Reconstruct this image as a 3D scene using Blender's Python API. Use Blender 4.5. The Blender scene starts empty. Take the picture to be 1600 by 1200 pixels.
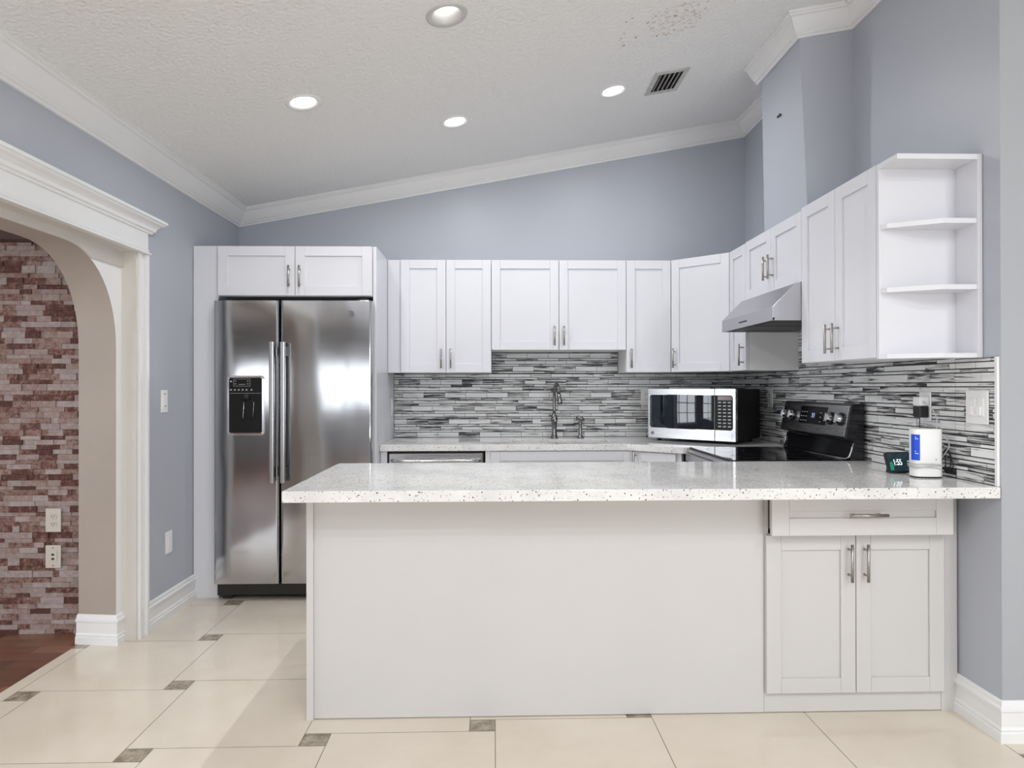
import bpy, bmesh, math, random
from mathutils import Vector, Matrix
from mathutils.geometry import tessellate_polygon
random.seed(7)
PI = math.pi
SC = bpy.context.scene
COL = SC.collection

# ------------------------------------------------------------------ camera, world, light, exposure
cam_d = bpy.data.cameras.new('camera'); cam = bpy.data.objects.new('camera', cam_d); COL.objects.link(cam)
cam_d.sensor_width = 36.0; cam_d.lens = 36.0 * 1062.1 / 1600.0; cam_d.clip_start = 0.05
cam.matrix_world = (Matrix.Translation((0, 0, 1.28)) @ Matrix.Rotation(-0.0263, 4, 'Z')
                    @ Matrix.Rotation(PI / 2 + 0.0033, 4, 'X') @ Matrix.Rotation(-0.0018, 4, 'Z'))
SC.camera = cam
W = bpy.data.worlds.new('world'); SC.world = W; W.use_nodes = True
W.node_tree.nodes['Background'].inputs[0].default_value = (0.80, 0.88, 1.0, 1)
W.node_tree.nodes['Background'].inputs[1].default_value = 1.0
vs = SC.view_settings
vs.view_transform = 'Standard'; vs.look = 'None'; vs.gamma = 1.0; vs.use_curve_mapping = False
vs.exposure = 0.58
SC.cycles.max_bounces = 10; SC.cycles.diffuse_bounces = 6; SC.cycles.glossy_bounces = 5
SC.cycles.sample_clamp_indirect = 8.0


def area(name, loc, direction, sx, sy, power, color=(1, 1, 1), shape='RECTANGLE'):
    d = bpy.data.lights.new(name, 'AREA'); d.shape = shape; d.size = sx
    if shape == 'RECTANGLE': d.size_y = sy
    d.energy = power; d.color = color
    o = bpy.data.objects.new(name, d); COL.objects.link(o); o.location = loc
    o.rotation_euler = Vector(direction).to_track_quat('-Z', 'Y').to_euler()
    return o


# daylight behind the rear windows, behind the side room's window
area('window_daylight', (-2.6, -4.35, 1.55), (0, 1, 0), 4.6, 1.3, 27, (0.95, 0.975, 1.0))
area('window_daylight', (2.6, -4.35, 1.55), (0, 1, 0), 2.6, 1.3, 90, (0.95, 0.975, 1.0))
area('window_daylight', (-5.35, 1.2, 1.35), (1, 0, 0), 3.4, 1.9, 75, (0.95, 0.98, 1.0))
# added overhead fill lamps behind the camera, to brighten floor and counters
for _x in (-1.0, 0.8, 2.6):
    for _y in (-0.5, -2.4):
        area('added_overhead_fill', (_x, _y, 2.53 + 0.185 * (_x + 1.74) - 0.05), (0, 0, -1), 0.16, 0.16, 23, (0.965, 0.98, 1.0), 'DISK')

# ------------------------------------------------------------------ geometry of the room (metres)
XL, XR, YB = -1.823, 1.828, 4.90
KS = 0.185


def crown_z(x): return 2.415 + KS * (x - XL)


def ceil_z(x): return crown_z(x) + 0.112


# ------------------------------------------------------------------ materials
MATS = {}


def mat(name, color, rough=0.5, metal=0.0, noise=0.0, nscale=8.0, bump=0.0, bscale=60.0, spec=0.5, emit=None, estr=0.0, coat=0.0):
    if name in MATS: return MATS[name]
    m = bpy.data.materials.new(name); m.use_nodes = True
    nt = m.node_tree; b = nt.nodes['Principled BSDF']
    b.inputs['Base Color'].default_value = (*color, 1); b.inputs['Roughness'].default_value = rough
    b.inputs['Metallic'].default_value = metal; b.inputs['Specular IOR Level'].default_value = spec
    b.inputs['Coat Weight'].default_value = coat
    if emit:
        b.inputs['Emission Color'].default_value = (*emit, 1); b.inputs['Emission Strength'].default_value = estr
    tc = nt.nodes.new('ShaderNodeTexCoord')
    if noise:
        n = nt.nodes.new('ShaderNodeTexNoise'); n.inputs['Scale'].default_value = nscale; n.inputs['Detail'].default_value = 4
        nt.links.new(tc.outputs['Object'], n.inputs['Vector'])
        r = nt.nodes.new('ShaderNodeValToRGB')
        r.color_ramp.elements[0].position = 0.3; r.color_ramp.elements[1].position = 0.7
        r.color_ramp.elements[0].color = tuple(max(0, c * (1 - noise)) for c in color) + (1,)
        r.color_ramp.elements[1].color = tuple(min(1, c * (1 + noise)) for c in color) + (1,)
        nt.links.new(n.outputs['Fac'], r.inputs[0]); nt.links.new(r.outputs[0], b.inputs['Base Color'])
    if bump:
        n = nt.nodes.new('ShaderNodeTexNoise'); n.inputs['Scale'].default_value = bscale; n.inputs['Detail'].default_value = 3
        nt.links.new(tc.outputs['Object'], n.inputs['Vector'])
        bp = nt.nodes.new('ShaderNodeBump'); bp.inputs['Strength'].default_value = bump; bp.inputs['Distance'].default_value = 0.01
        nt.links.new(n.outputs['Fac'], bp.inputs['Height']); nt.links.new(bp.outputs[0], b.inputs['Normal'])
    MATS[name] = m
    return m


M_WALL = mat('blue_grey_paint', (0.435, 0.458, 0.512), 0.42, noise=0.02, nscale=1.2, bump=0.04, bscale=120)
M_WALL_LIT = mat('window_lit_wall_paint', (0.375, 0.39, 0.415), 0.5, noise=0.02, nscale=1.5, bump=0.04, bscale=120)  # same wall paint, its look in window light put into the colour
M_TAUPE = mat('taupe_paint', (0.40, 0.345, 0.30), 0.6, noise=0.05, nscale=2, bump=0.12, bscale=30)
M_TRIM = mat('white_trim_paint', (0.80, 0.80, 0.80), 0.3, noise=0.02, nscale=3)
M_JAMB = mat('shaded_jamb_paint', (0.66, 0.63, 0.59), 0.4, noise=0.02, nscale=3)  # white trim; beige cast of faces turned from the light is in the colour
M_CAB = mat('white_cabinet_lacquer', (0.695, 0.70, 0.74), 0.28, noise=0.01, nscale=3)
M_CABIN = mat('white_cabinet_carcass', (0.76, 0.76, 0.77), 0.4, noise=0.01, nscale=3)
M_PEN = mat('bounce_lit_white_panel', (0.57, 0.558, 0.545), 0.35, noise=0.015, nscale=2)  # cabinet white with warm bounce light from the floor mixed into the colour
M_NICKEL = mat('brushed_nickel', (0.42, 0.40, 0.37), 0.32, 1.0)
M_CHROME = mat('polished_chrome', (0.75, 0.76, 0.78), 0.12, 1.0)
M_DKMETAL = mat('gunmetal_faucet', (0.22, 0.215, 0.21), 0.22, 1.0)
M_BLACK = mat('gloss_black', (0.008, 0.008, 0.010), 0.12)
M_BLACKM = mat('satin_black', (0.012, 0.012, 0.013), 0.45)
M_RUBBER = mat('black_rubber', (0.015, 0.015, 0.016), 0.6)
M_PLATE = mat('white_plastic', (0.80, 0.80, 0.80), 0.3)
M_ALMOND = mat('almond_plastic', (0.60, 0.56, 0.49), 0.35)
M_SLOT = mat('dark_slot', (0.03, 0.03, 0.03), 0.6)
M_GROUT = mat('dark_grout', (0.018, 0.019, 0.022), 0.8)
M_LENS = mat('lamp_lens', (1, 1, 1), 0.4, emit=(1.0, 0.98, 0.95), estr=4.0)
M_BAFFLE = mat('white_lamp_trim', (0.82, 0.82, 0.82), 0.35)
M_ROUTER = mat('router_white', (0.80, 0.80, 0.79), 0.35)
M_BLUE = mat('blue_label', (0.01, 0.07, 0.60), 0.4)
M_WHITEINK = mat('white_ink', (0.85, 0.87, 0.9), 0.5)
M_GREYINK = mat('grey_ink', (0.42, 0.43, 0.44), 0.5)
M_SCREEN = mat('screen_dark', (0.006, 0.014, 0.02), 0.08, emit=(0.02, 0.05, 0.06), estr=0.35)
M_SCREENG = mat('screen_green', (0.01, 0.12, 0.09), 0.1, emit=(0.03, 0.30, 0.22), estr=0.35)
M_DIGIT = mat('screen_digits', (0.9, 0.95, 1), 0.3, emit=(0.9, 0.95, 1), estr=0.9)
M_DIGITB = mat('blue_digits', (0.3, 0.35, 0.9), 0.3, emit=(0.45, 0.5, 1.0), estr=0.7)
M_ICON = mat('panel_icons', (0.5, 0.5, 0.5), 0.4)
M_WOODDK = mat('dark_red_wood', (0.055, 0.018, 0.012), 0.4, noise=0.3, nscale=6)
M_GLASSDK = mat('oven_glass', (0.003, 0.006, 0.014), 0.03, spec=0.75)
M_DISP = mat('dispenser_black', (0.008, 0.008, 0.009), 0.42, spec=0.25)
M_DUST = mat('grey_trim', (0.09, 0.092, 0.095), 0.5)


def steel(name, col=(0.40, 0.40, 0.41), rough=0.24, wave=0.0, brushed=True):
    m = mat(name, col, rough, 1.0)
    nt = m.node_tree; b = nt.nodes['Principled BSDF']; tc = nt.nodes.new('ShaderNodeTexCoord')
    mp = nt.nodes.new('ShaderNodeMapping'); mp.inputs['Scale'].default_value = (4, 4, 400)
    n = nt.nodes.new('ShaderNodeTexNoise'); n.inputs['Scale'].default_value = 1.0
    nt.links.new(tc.outputs['Object'], mp.inputs[0]); nt.links.new(mp.outputs[0], n.inputs['Vector'])
    r = nt.nodes.new('ShaderNodeMapRange'); r.inputs[3].default_value = rough - 0.04; r.inputs[4].default_value = rough + 0.05
    nt.links.new(n.outputs['Fac'], r.inputs[0]); nt.links.new(r.outputs[0], b.inputs['Roughness'])
    if wave:
        w = nt.nodes.new('ShaderNodeTexNoise'); w.inputs['Scale'].default_value = 1.0; w.inputs['Detail'].default_value = 1
        wm = nt.nodes.new('ShaderNodeMapping'); wm.inputs['Scale'].default_value = (4.5, 1.0, 1.8)
        nt.links.new(tc.outputs['Object'], wm.inputs[0]); nt.links.new(wm.outputs[0], w.inputs['Vector'])
        bp = nt.nodes.new('ShaderNodeBump'); bp.inputs['Strength'].default_value = wave; bp.inputs['Distance'].default_value = 0.02
        nt.links.new(w.outputs['Fac'], bp.inputs['Height']); nt.links.new(bp.outputs[0], b.inputs['Normal'])
    return m


M_STEEL = steel('stainless_steel', (0.50, 0.50, 0.51), wave=0.16, rough=0.10)
M_STEELL = steel('bright_stainless', (0.50, 0.50, 0.51), 0.26)
M_HANDLE = mat('smooth_steel', (0.55, 0.55, 0.56), 0.28, 1.0)
M_HOOD = steel('hood_stainless', (0.50, 0.50, 0.52), 0.30)


def quartz():
    m = mat('speckled_quartz', (0.70, 0.70, 0.69), 0.07, spec=0.55)
    nt = m.node_tree; b = nt.nodes['Principled BSDF']; tc = nt.nodes.new('ShaderNodeTexCoord')
    n = nt.nodes.new('ShaderNodeTexNoise'); n.inputs['Scale'].default_value = 3.5; n.inputs['Detail'].default_value = 8; n.inputs['Roughness'].default_value = 0.7
    nt.links.new(tc.outputs['Object'], n.inputs['Vector'])
    r = nt.nodes.new('ShaderNodeValToRGB'); e = r.color_ramp.elements
    e[0].position = 0.38; e[0].color = (0.66, 0.655, 0.65, 1); e[1].position = 0.6; e[1].color = (0.78, 0.77, 0.755, 1)
    nt.links.new(n.outputs['Fac'], r.inputs[0])
    last = r.outputs[0]
    for sc, th, dark in ((95, 0.13, (0.10, 0.085, 0.07, 1)), (150, 0.16, (0.33, 0.29, 0.24, 1)), (60, 0.07, (0.16, 0.13, 0.10, 1))):
        v = nt.nodes.new('ShaderNodeTexVoronoi'); v.inputs['Scale'].default_value = sc
        nt.links.new(tc.outputs['Object'], v.inputs['Vector'])
        sep = nt.nodes.new('ShaderNodeSeparateColor'); nt.links.new(v.outputs['Color'], sep.inputs[0])
        g = nt.nodes.new('ShaderNodeMath'); g.operation = 'GREATER_THAN'; g.inputs[1].default_value = 0.80
        nt.links.new(sep.outputs[0], g.inputs[0])
        l = nt.nodes.new('ShaderNodeMath'); l.operation = 'LESS_THAN'; l.inputs[1].default_value = th * 2
        nt.links.new(v.outputs['Distance'], l.inputs[0])
        mu = nt.nodes.new('ShaderNodeMath'); mu.operation = 'MULTIPLY'
        nt.links.new(g.outputs[0], mu.inputs[0]); nt.links.new(l.outputs[0], mu.inputs[1])
        mx = nt.nodes.new('ShaderNodeMix'); mx.data_type = 'RGBA'; mx.inputs[7].default_value = dark
        nt.links.new(mu.outputs[0], mx.inputs[0]); nt.links.new(last, mx.inputs[6]); last = mx.outputs[2]
    nt.links.new(last, b.inputs['Base Color'])
    return m


M_QUARTZ = quartz()


def ceiling_mat():
    m = mat('ceiling_paint', (0.74, 0.735, 0.72), 0.7)
    nt = m.node_tree; b = nt.nodes['Principled BSDF']; tc = nt.nodes.new('ShaderNodeTexCoord')
    n = nt.nodes.new('ShaderNodeTexNoise'); n.inputs['Scale'].default_value = 55; n.inputs['Detail'].default_value = 3
    nt.links.new(tc.outputs['Object'], n.inputs['Vector'])
    bp = nt.nodes.new('ShaderNodeBump'); bp.inputs['Strength'].default_value = 0.65; bp.inputs['Distance'].default_value = 0.015
    nt.links.new(n.outputs['Fac'], bp.inputs['Height']); nt.links.new(bp.outputs[0], b.inputs['Normal'])
    # brown flecks where the paint has come off
    def blob(cx, cy, rad):
        v = nt.nodes.new('ShaderNodeVectorMath'); v.operation = 'DISTANCE'; v.inputs[1].default_value = (cx, cy, ceil_z(cx))
        nt.links.new(tc.outputs['Object'], v.inputs[0])
        r = nt.nodes.new('ShaderNodeMapRange'); r.inputs[1].default_value = rad; r.inputs[2].default_value = rad * 0.3
        r.inputs[3].default_value = 0; r.inputs[4].default_value = 1
        nt.links.new(v.outputs['Value'], r.inputs[0]); return r.outputs[0]
    def fleck(scale, th, blobout, colour, last):
        q = nt.nodes.new('ShaderNodeTexNoise'); q.inputs['Scale'].default_value = scale; q.inputs['Detail'].default_value = 2
        nt.links.new(tc.outputs['Object'], q.inputs['Vector'])
        a = nt.nodes.new('ShaderNodeMath'); a.operation = 'MULTIPLY'; nt.links.new(q.outputs['Fac'], a.inputs[0]); nt.links.new(blobout, a.inputs[1])
        r = nt.nodes.new('ShaderNodeMapRange'); r.inputs[1].default_value = th; r.inputs[2].default_value = th + 0.04
        nt.links.new(a.outputs[0], r.inputs[0])
        mx = nt.nodes.new('ShaderNodeMix'); mx.data_type = 'RGBA'; mx.inputs[7].default_value = colour
        nt.links.new(r.outputs[0], mx.inputs[0]); nt.links.new(last, mx.inputs[6]); return mx.outputs[2]
    base = nt.nodes.new('ShaderNodeRGB'); base.outputs[0].default_value = (0.82, 0.82, 0.815, 1)
    b1 = blob(0.80, 3.22, 0.75); b2 = blob(0.88, 3.22, 0.42)
    last = fleck(60, 0.555, b2, (0.66, 0.58, 0.53, 1), base.outputs[0])
    last = fleck(38, 0.675, b1, (0.20, 0.16, 0.14, 1), last)
    nt.links.new(last, b.inputs['Base Color'])
    return m


M_CEIL = ceiling_mat()


def floor_mat(name, c1, c2, scale, rough):
    m = mat(name, c1, rough)
    nt = m.node_tree; b = nt.nodes['Principled BSDF']; tc = nt.nodes.new('ShaderNodeTexCoord')
    n = nt.nodes.new('ShaderNodeTexNoise'); n.inputs['Scale'].default_value = scale; n.inputs['Detail'].default_value = 6; n.inputs['Roughness'].default_value = 0.6
    nt.links.new(tc.outputs['Object'], n.inputs['Vector'])
    r = nt.nodes.new('ShaderNodeValToRGB'); e = r.color_ramp.elements
    e[0].position = 0.35; e[0].color = (*c1, 1); e[1].position = 0.68; e[1].color = (*c2, 1)
    nt.links.new(n.outputs['Fac'], r.inputs[0]); nt.links.new(r.outputs[0], b.inputs['Base Color'])
    return m


M_TILE = floor_mat('cream_porcelain', (0.67, 0.595, 0.50), (0.74, 0.67, 0.575), 2.2, 0.13)
M_ACCENT = floor_mat('taupe_accent_tile', (0.20, 0.165, 0.12), (0.46, 0.40, 0.31), 26, 0.2)
M_TGROUT = mat('floor_grout', (0.16, 0.14, 0.12), 0.8)


def parquet_mat():
    m = mat('parquet', (0.2, 0.07, 0.04), 0.3)
    nt = m.node_tree; b = nt.nodes['Principled BSDF']; tc = nt.nodes.new('ShaderNodeTexCoord')
    mp = nt.nodes.new('ShaderNodeMapping'); nt.links.new(tc.outputs['Object'], mp.inputs[0])
    br = nt.nodes.new('ShaderNodeTexBrick'); nt.links.new(mp.outputs[0], br.inputs['Vector'])
    br.inputs['Scale'].default_value = 1.0; br.inputs['Brick Width'].default_value = 0.28; br.inputs['Row Height'].default_value = 0.09
    br.inputs['Mortar Size'].default_value = 0.0015; br.inputs['Color1'].default_value = (0.11, 0.045, 0.028, 1)
    br.inputs['Color2'].default_value = (0.25, 0.115, 0.07, 1); br.inputs['Mortar'].default_value = (0.05, 0.02, 0.012, 1)
    n = nt.nodes.new('ShaderNodeTexNoise'); n.inputs['Scale'].default_value = 1; n.inputs['Detail'].default_value = 5
    m2 = nt.nodes.new('ShaderNodeMapping'); m2.inputs['Scale'].default_value = (5, 60, 5)
    nt.links.new(tc.outputs['Object'], m2.inputs[0]); nt.links.new(m2.outputs[0], n.inputs['Vector'])
    mx = nt.nodes.new('ShaderNodeMix'); mx.data_type = 'RGBA'; mx.blend_type = 'OVERLAY'; mx.inputs[0].default_value = 0.5
    nt.links.new(br.outputs['Color'], mx.inputs[6]); nt.links.new(n.outputs['Color'], mx.inputs[7])
    nt.links.new(mx.outputs[2], b.inputs['Base Color'])
    return m


M_PARQ = parquet_mat()


def splash_mat():
    """glass and marble strips: tone per tile in the 'tile' attribute, streaks along the strip in UV"""
    m = mat('striped_marble_mosaic', (0.5, 0.5, 0.5), 0.36, spec=0.3)
    nt = m.node_tree; b = nt.nodes['Principled BSDF']
    at = nt.nodes.new('ShaderNodeAttribute'); at.attribute_name = 'tile'
    sep = nt.nodes.new('ShaderNodeSeparateColor'); nt.links.new(at.outputs['Color'], sep.inputs[0])
    uv = nt.nodes.new('ShaderNodeUVMap'); uv.uv_map = 'UVMap'
    mp = nt.nodes.new('ShaderNodeMapping'); mp.inputs['Scale'].default_value = (4.5, 80, 1); nt.links.new(uv.outputs[0], mp.inputs[0])
    n = nt.nodes.new('ShaderNodeTexNoise'); n.inputs['Scale'].default_value = 1; n.inputs['Detail'].default_value = 5
    n.inputs['Roughness'].default_value = 0.62; n.inputs['Distortion'].default_value = 0.5
    nt.links.new(mp.outputs[0], n.inputs['Vector'])
    sh = nt.nodes.new('ShaderNodeMath'); sh.operation = 'MULTIPLY_ADD'; sh.inputs[1].default_value = 0.24; sh.inputs[2].default_value = -0.075
    nt.links.new(sep.outputs[0], sh.inputs[0])
    ad = nt.nodes.new('ShaderNodeMath'); ad.operation = 'ADD'; nt.links.new(n.outputs['Fac'], ad.inputs[0]); nt.links.new(sh.outputs[0], ad.inputs[1])
    r = nt.nodes.new('ShaderNodeValToRGB'); e = r.color_ramp.elements
    e[0].position = 0.37; e[0].color = (0.035, 0.037, 0.042, 1); e[1].position = 0.66; e[1].color = (0.74, 0.75, 0.75, 1)
    for p, c in ((0.42, (0.17, 0.175, 0.18, 1)), (0.46, (0.40, 0.40, 0.395, 1)), (0.52, (0.64, 0.64, 0.635, 1))):
        q = e.new(p); q.color = c
    nt.links.new(ad.outputs[0], r.inputs[0]); nt.links.new(r.outputs[0], b.inputs['Base Color'])
    return m


M_SPLASH = splash_mat()


def stone_mat():
    m = mat('stacked_stone', (0.4, 0.3, 0.27), 0.75)
    nt = m.node_tree; b = nt.nodes['Principled BSDF']; tc = nt.nodes.new('ShaderNodeTexCoord')
    at = nt.nodes.new('ShaderNodeAttribute'); at.attribute_name = 'tile'
    sep = nt.nodes.new('ShaderNodeSeparateColor'); nt.links.new(at.outputs['Color'], sep.inputs[0])
    r = nt.nodes.new('ShaderNodeValToRGB'); e = r.color_ramp.elements
    e[0].position = 0.0; e[0].color = (0.10, 0.035, 0.028, 1); e[1].position = 1.0; e[1].color = (0.50, 0.43, 0.41, 1)
    for p, c in ((0.12, (0.16, 0.062, 0.048, 1)), (0.24, (0.26, 0.145, 0.115, 1)), (0.45, (0.36, 0.25, 0.215, 1)), (0.7, (0.40, 0.32, 0.30, 1))):
        q = e.new(p); q.color = c
    n = nt.nodes.new('ShaderNodeTexNoise'); n.inputs['Scale'].default_value = 34; n.inputs['Detail'].default_value = 10; n.inputs['Roughness'].default_value = 0.82
    nt.links.new(tc.outputs['Object'], n.inputs['Vector'])
    ad = nt.nodes.new('ShaderNodeMath'); ad.operation = 'MULTIPLY_ADD'; ad.inputs[1].default_value = 2.1; ad.inputs[2].default_value = -1.12
    nt.links.new(n.outputs['Fac'], ad.inputs[0])
    a2 = nt.nodes.new('ShaderNodeMath'); a2.operation = 'ADD'; nt.links.new(ad.outputs[0], a2.inputs[0]); nt.links.new(sep.outputs[0], a2.inputs[1])
    nt.links.new(a2.outputs[0], r.inputs[0]); nt.links.new(r.outputs[0], b.inputs['Base Color'])
    bp = nt.nodes.new('ShaderNodeBump'); bp.inputs['Strength'].default_value = 0.9; bp.inputs['Distance'].default_value = 0.010
    nt.links.new(n.outputs['Fac'], bp.inputs['Height']); nt.links.new(bp.outputs[0], b.inputs['Normal'])
    return m


M_STONE = stone_mat()
M_STONEG = mat('stone_joint', (0.12, 0.06, 0.05), 0.9)


# ------------------------------------------------------------------ mesh helpers
class MB:
    def __init__(s): s.bm = bmesh.new(); s.mi = 0; s.mats = []
    def _f(s, vs, smooth=False):
        try:
            f = s.bm.faces.new(vs); f.material_index = s.mi; f.smooth = smooth; return f
        except ValueError: return None
    def use(s, i): s.mi = i; return s
    def box(s, x0, x1, y0, y1, z0, z1):
        v = [s.bm.verts.new((x, y, z)) for x in (x0, x1) for y in (y0, y1) for z in (z0, z1)]
        for q in ((0, 1, 3, 2), (4, 6, 7, 5), (0, 4, 5, 1), (2, 3, 7, 6), (0, 2, 6, 4), (1, 5, 7, 3)):
            s._f([v[i] for i in q])
        return s
    def prism(s, pts, fn, a, b, smooth=False):
        """polygon pts (p,q) swept from a to b; fn(p,q,t)->xyz"""
        A = [s.bm.verts.new(fn(p, q, a)) for p, q in pts]; B = [s.bm.verts.new(fn(p, q, b)) for p, q in pts]
        n = len(pts)
        for i in range(n): s._f([A[i], A[(i + 1) % n], B[(i + 1) % n], B[i]], smooth)
        tri = tessellate_polygon([[Vector((p, q, 0)) for p, q in pts]])
        for t in tri:
            s._f([A[i] for i in t]); s._f([B[i] for i in reversed(t)])
        return s
    def cyl(s, p0, p1, r0, r1=None, n=16, caps=True):
        r1 = r0 if r1 is None else r1
        p0, p1 = Vector(p0), Vector(p1); d = (p1 - p0).normalized()
        a = d.orthogonal().normalized(); b = d.cross(a)
        A = []; B = []
        for i in range(n):
            t = 2 * PI * i / n; o = a * math.cos(t) + b * math.sin(t)
            A.append(s.bm.verts.new(p0 + o * r0)); B.append(s.bm.verts.new(p1 + o * r1))
        for i in range(n): s._f([A[i], A[(i + 1) % n], B[(i + 1) % n], B[i]], True)
        if caps: s._f(A[::-1]); s._f(B)
        return s
    def tube(s, pts, r, n=10, caps=True):
        pts = [Vector(p) for p in pts]; rs = r if isinstance(r, (list, tuple)) else [r] * len(pts)
        rings = []; a = None
        for i, p in enumerate(pts):
            d = (pts[min(i + 1, len(pts) - 1)] - pts[max(i - 1, 0)]).normalized()
            if a is None: a = d.orthogonal().normalized()
            else: a = (a - d * a.dot(d)).normalized()
            b = d.cross(a)
            rings.append([s.bm.verts.new(p + (a * math.cos(2 * PI * k / n) + b * math.sin(2 * PI * k / n)) * rs[i]) for k in range(n)])
        for i in range(len(rings) - 1):
            for k in range(n): s._f([rings[i][k], rings[i][(k + 1) % n], rings[i + 1][(k + 1) % n], rings[i + 1][k]], True)
        if caps: s._f(rings[0][::-1]); s._f(rings[-1])
        return s
    def lathe(s, prof, cx=0, cy=0, n=28):
        """prof: (r,z) list"""
        R = [[s.bm.verts.new((cx + r * math.cos(2 * PI * k / n), cy + r * math.sin(2 * PI * k / n), z)) for k in range(n)] for r, z in prof]
        for i in range(len(R) - 1):
            for k in range(n): s._f([R[i][k], R[i][(k + 1) % n], R[i + 1][(k + 1) % n], R[i + 1][k]], True)
        s._f(R[0][::-1]); s._f(R[-1])
        return s
    def rrect(s, x0, x1, z0, z1, r, fn, a, b, n=6):
        """rounded rectangle extruded from a to b"""
        pts = []
        for cx, cz, t0 in ((x1 - r, z1 - r, 0), (x0 + r, z1 - r, 90), (x0 + r, z0 + r, 180), (x1 - r, z0 + r, 270)):
            for k in range(n + 1):
                t = math.radians(t0 + 90 * k / n); pts.append((cx + r * math.cos(t), cz + r * math.sin(t)))
        return s.prism(pts, fn, a, b)
    def xform(s, M): bmesh.ops.transform(s.bm, matrix=M, verts=s.bm.verts); return s
    def build(s, name, material, parent=None, bevel=0.0, seg=2):
        bmesh.ops.recalc_face_normals(s.bm, faces=s.bm.faces)
        me = bpy.data.meshes.new(name); s.bm.to_mesh(me); s.bm.free()
        for m in (material if isinstance(material, (list, tuple)) else [material]): me.materials.append(m)
        o = bpy.data.objects.new(name, me); COL.objects.link(o)
        if parent: o.parent = parent
        if bevel:
            b = o.modifiers.new('bevel', 'BEVEL'); b.width = bevel; b.segments = seg; b.limit_method = 'ANGLE'; b.angle_limit = math.radians(40)
        return o


def FY(p, q, t): return (p, t, q)      # (x,z) outline swept along y
def FX(p, q, t): return (t, p, q)      # (y,z) outline swept along x
def FZ(p, q, t): return (p, q, t)      # (x,y) outline swept along z
def FXZ(p, q, t): return (p, t, q)


def thing(name, label, cat, loc=(0, 0, 0), rotz=0.0, group=None):
    o = bpy.data.objects.new(name, None); COL.objects.link(o); o.empty_display_size = 0.1
    o.location = loc; o.rotation_euler = (0, 0, rotz); o['label'] = label; o['category'] = cat
    if group: o['group'] = group
    return o


def tag(o, label, cat, group=None):
    o['label'] = label; o['category'] = cat
    if group: o['group'] = group
    return o


def struct(o): o['kind'] = 'structure'; return o


def sweep(mb, path, prof, zfn, caps=True):
    """moulding: plan path, profile (out, up); wall lies to the left of travel"""
    n = len(path); N = []
    for i in range(n - 1):
        d = Vector((path[i + 1][0] - path[i][0], path[i + 1][1] - path[i][1])).normalized(); N.append(Vector((d.y, -d.x)))
    rings = []
    for i in range(n):
        if i == 0: m = N[0]
        elif i == n - 1: m = N[-1]
        else: m = (N[i - 1] + N[i]) / (1 + N[i - 1].dot(N[i]))
        ring = []
        for o, u in prof:
            x, y = path[i][0] + m.x * o, path[i][1] + m.y * o
            ring.append(mb.bm.verts.new((x, y, zfn(x) + u)))
        rings.append(ring)
    k = len(prof)
    for i in range(n - 1):
        for j in range(k): mb._f([rings[i][j], rings[i][(j + 1) % k], rings[i + 1][(j + 1) % k], rings[i + 1][j]])
    if caps:
        tri = tessellate_polygon([[Vector((o, u, 0)) for o, u in prof]])
        for t in tri: mb._f([rings[0][i] for i in t]); mb._f([rings[-1][i] for i in t])
    return mb


def tile_object(name, rects, wall_fn, joint_fn, rows, length, material, groutmat, depth=(0.004, 0.007), gap=0.0016, jitter=0.0, parent=None, vgap=None):
    vgap = vgap or gap
    """strips of tile on a wall. rects: list of (s0,s1,t0,t1); wall_fn(s,t,d)->xyz; one mesh with tone attribute and UV"""
    V = []; F = []; T = []; U = []; MI = []
    def quadbox(s0, s1, t0, t1, d, tone, uo, mi):
        b = len(V)
        for dd in (0.0, d):
            for s_, t_ in ((s0, t0), (s1, t0), (s1, t1), (s0, t1)): V.append(wall_fn(s_, t_, dd))
        for q in ((4, 5, 6, 7), (0, 1, 5, 4), (1, 2, 6, 5), (2, 3, 7, 6), (3, 0, 4, 7)):
            F.append([b + i for i in q]); MI.append(mi)
            for i in q:
                k = i % 4
                s_, t_ = ((s0, t0), (s1, t0), (s1, t1), (s0, t1))[k]
                T.append((tone, uo % 1.0, 0, 1)); U.append((s_ + uo * 7.3, t_ + uo * 3.1))
    smin = min(r[0] for r in rects); smax = max(r[1] for r in rects)
    tmin = min(r[2] for r in rects); tmax = max(r[3] for r in rects)
    t = tmin; k = 0
    while t < tmax - 0.002:
        h = rows[k % len(rows)] * (1 + random.uniform(-jitter, jitter)); t1 = min(t + h, tmax)
        s = smin - random.uniform(0.0, length[1])
        while s < smax:
            L = random.uniform(*length); a, b = s, s + L; s = b
            tone = random.random(); uo = random.random() * 40; dd = random.uniform(*depth)
            for (r0, r1, q0, q1) in rects:
                a2, b2, c2, d2 = max(a, r0), min(b, r1), max(t, q0), min(t1, q1)
                if b2 - a2 > 0.006 and d2 - c2 > 0.004:
                    quadbox(a2 + gap / 2, b2 - gap / 2, c2 + vgap / 2, d2 - vgap / 2, dd, tone, uo, 0)
        t = t1; k += 1
    for r in rects: quadbox(r[0], r[1], r[2], r[3], joint_fn, 0.5, 0, 1)
    me = bpy.data.meshes.new(name); me.from_pydata(V, [], F)
    me.materials.append(material); me.materials.append(groutmat)
    me.polygons.foreach_set('material_index', MI)
    ca = me.color_attributes.new('tile', 'FLOAT_COLOR', 'CORNER')
    ca.data.foreach_set('color', [c for t_ in T for c in t_])
    uvl = me.uv_layers.new(name='UVMap'); uvl.data.foreach_set('uv', [c for u in U for c in u])
    me.update()
    o = bpy.data.objects.new(name, me); COL.objects.link(o)
    if parent: o.parent = parent
    return o


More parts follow.
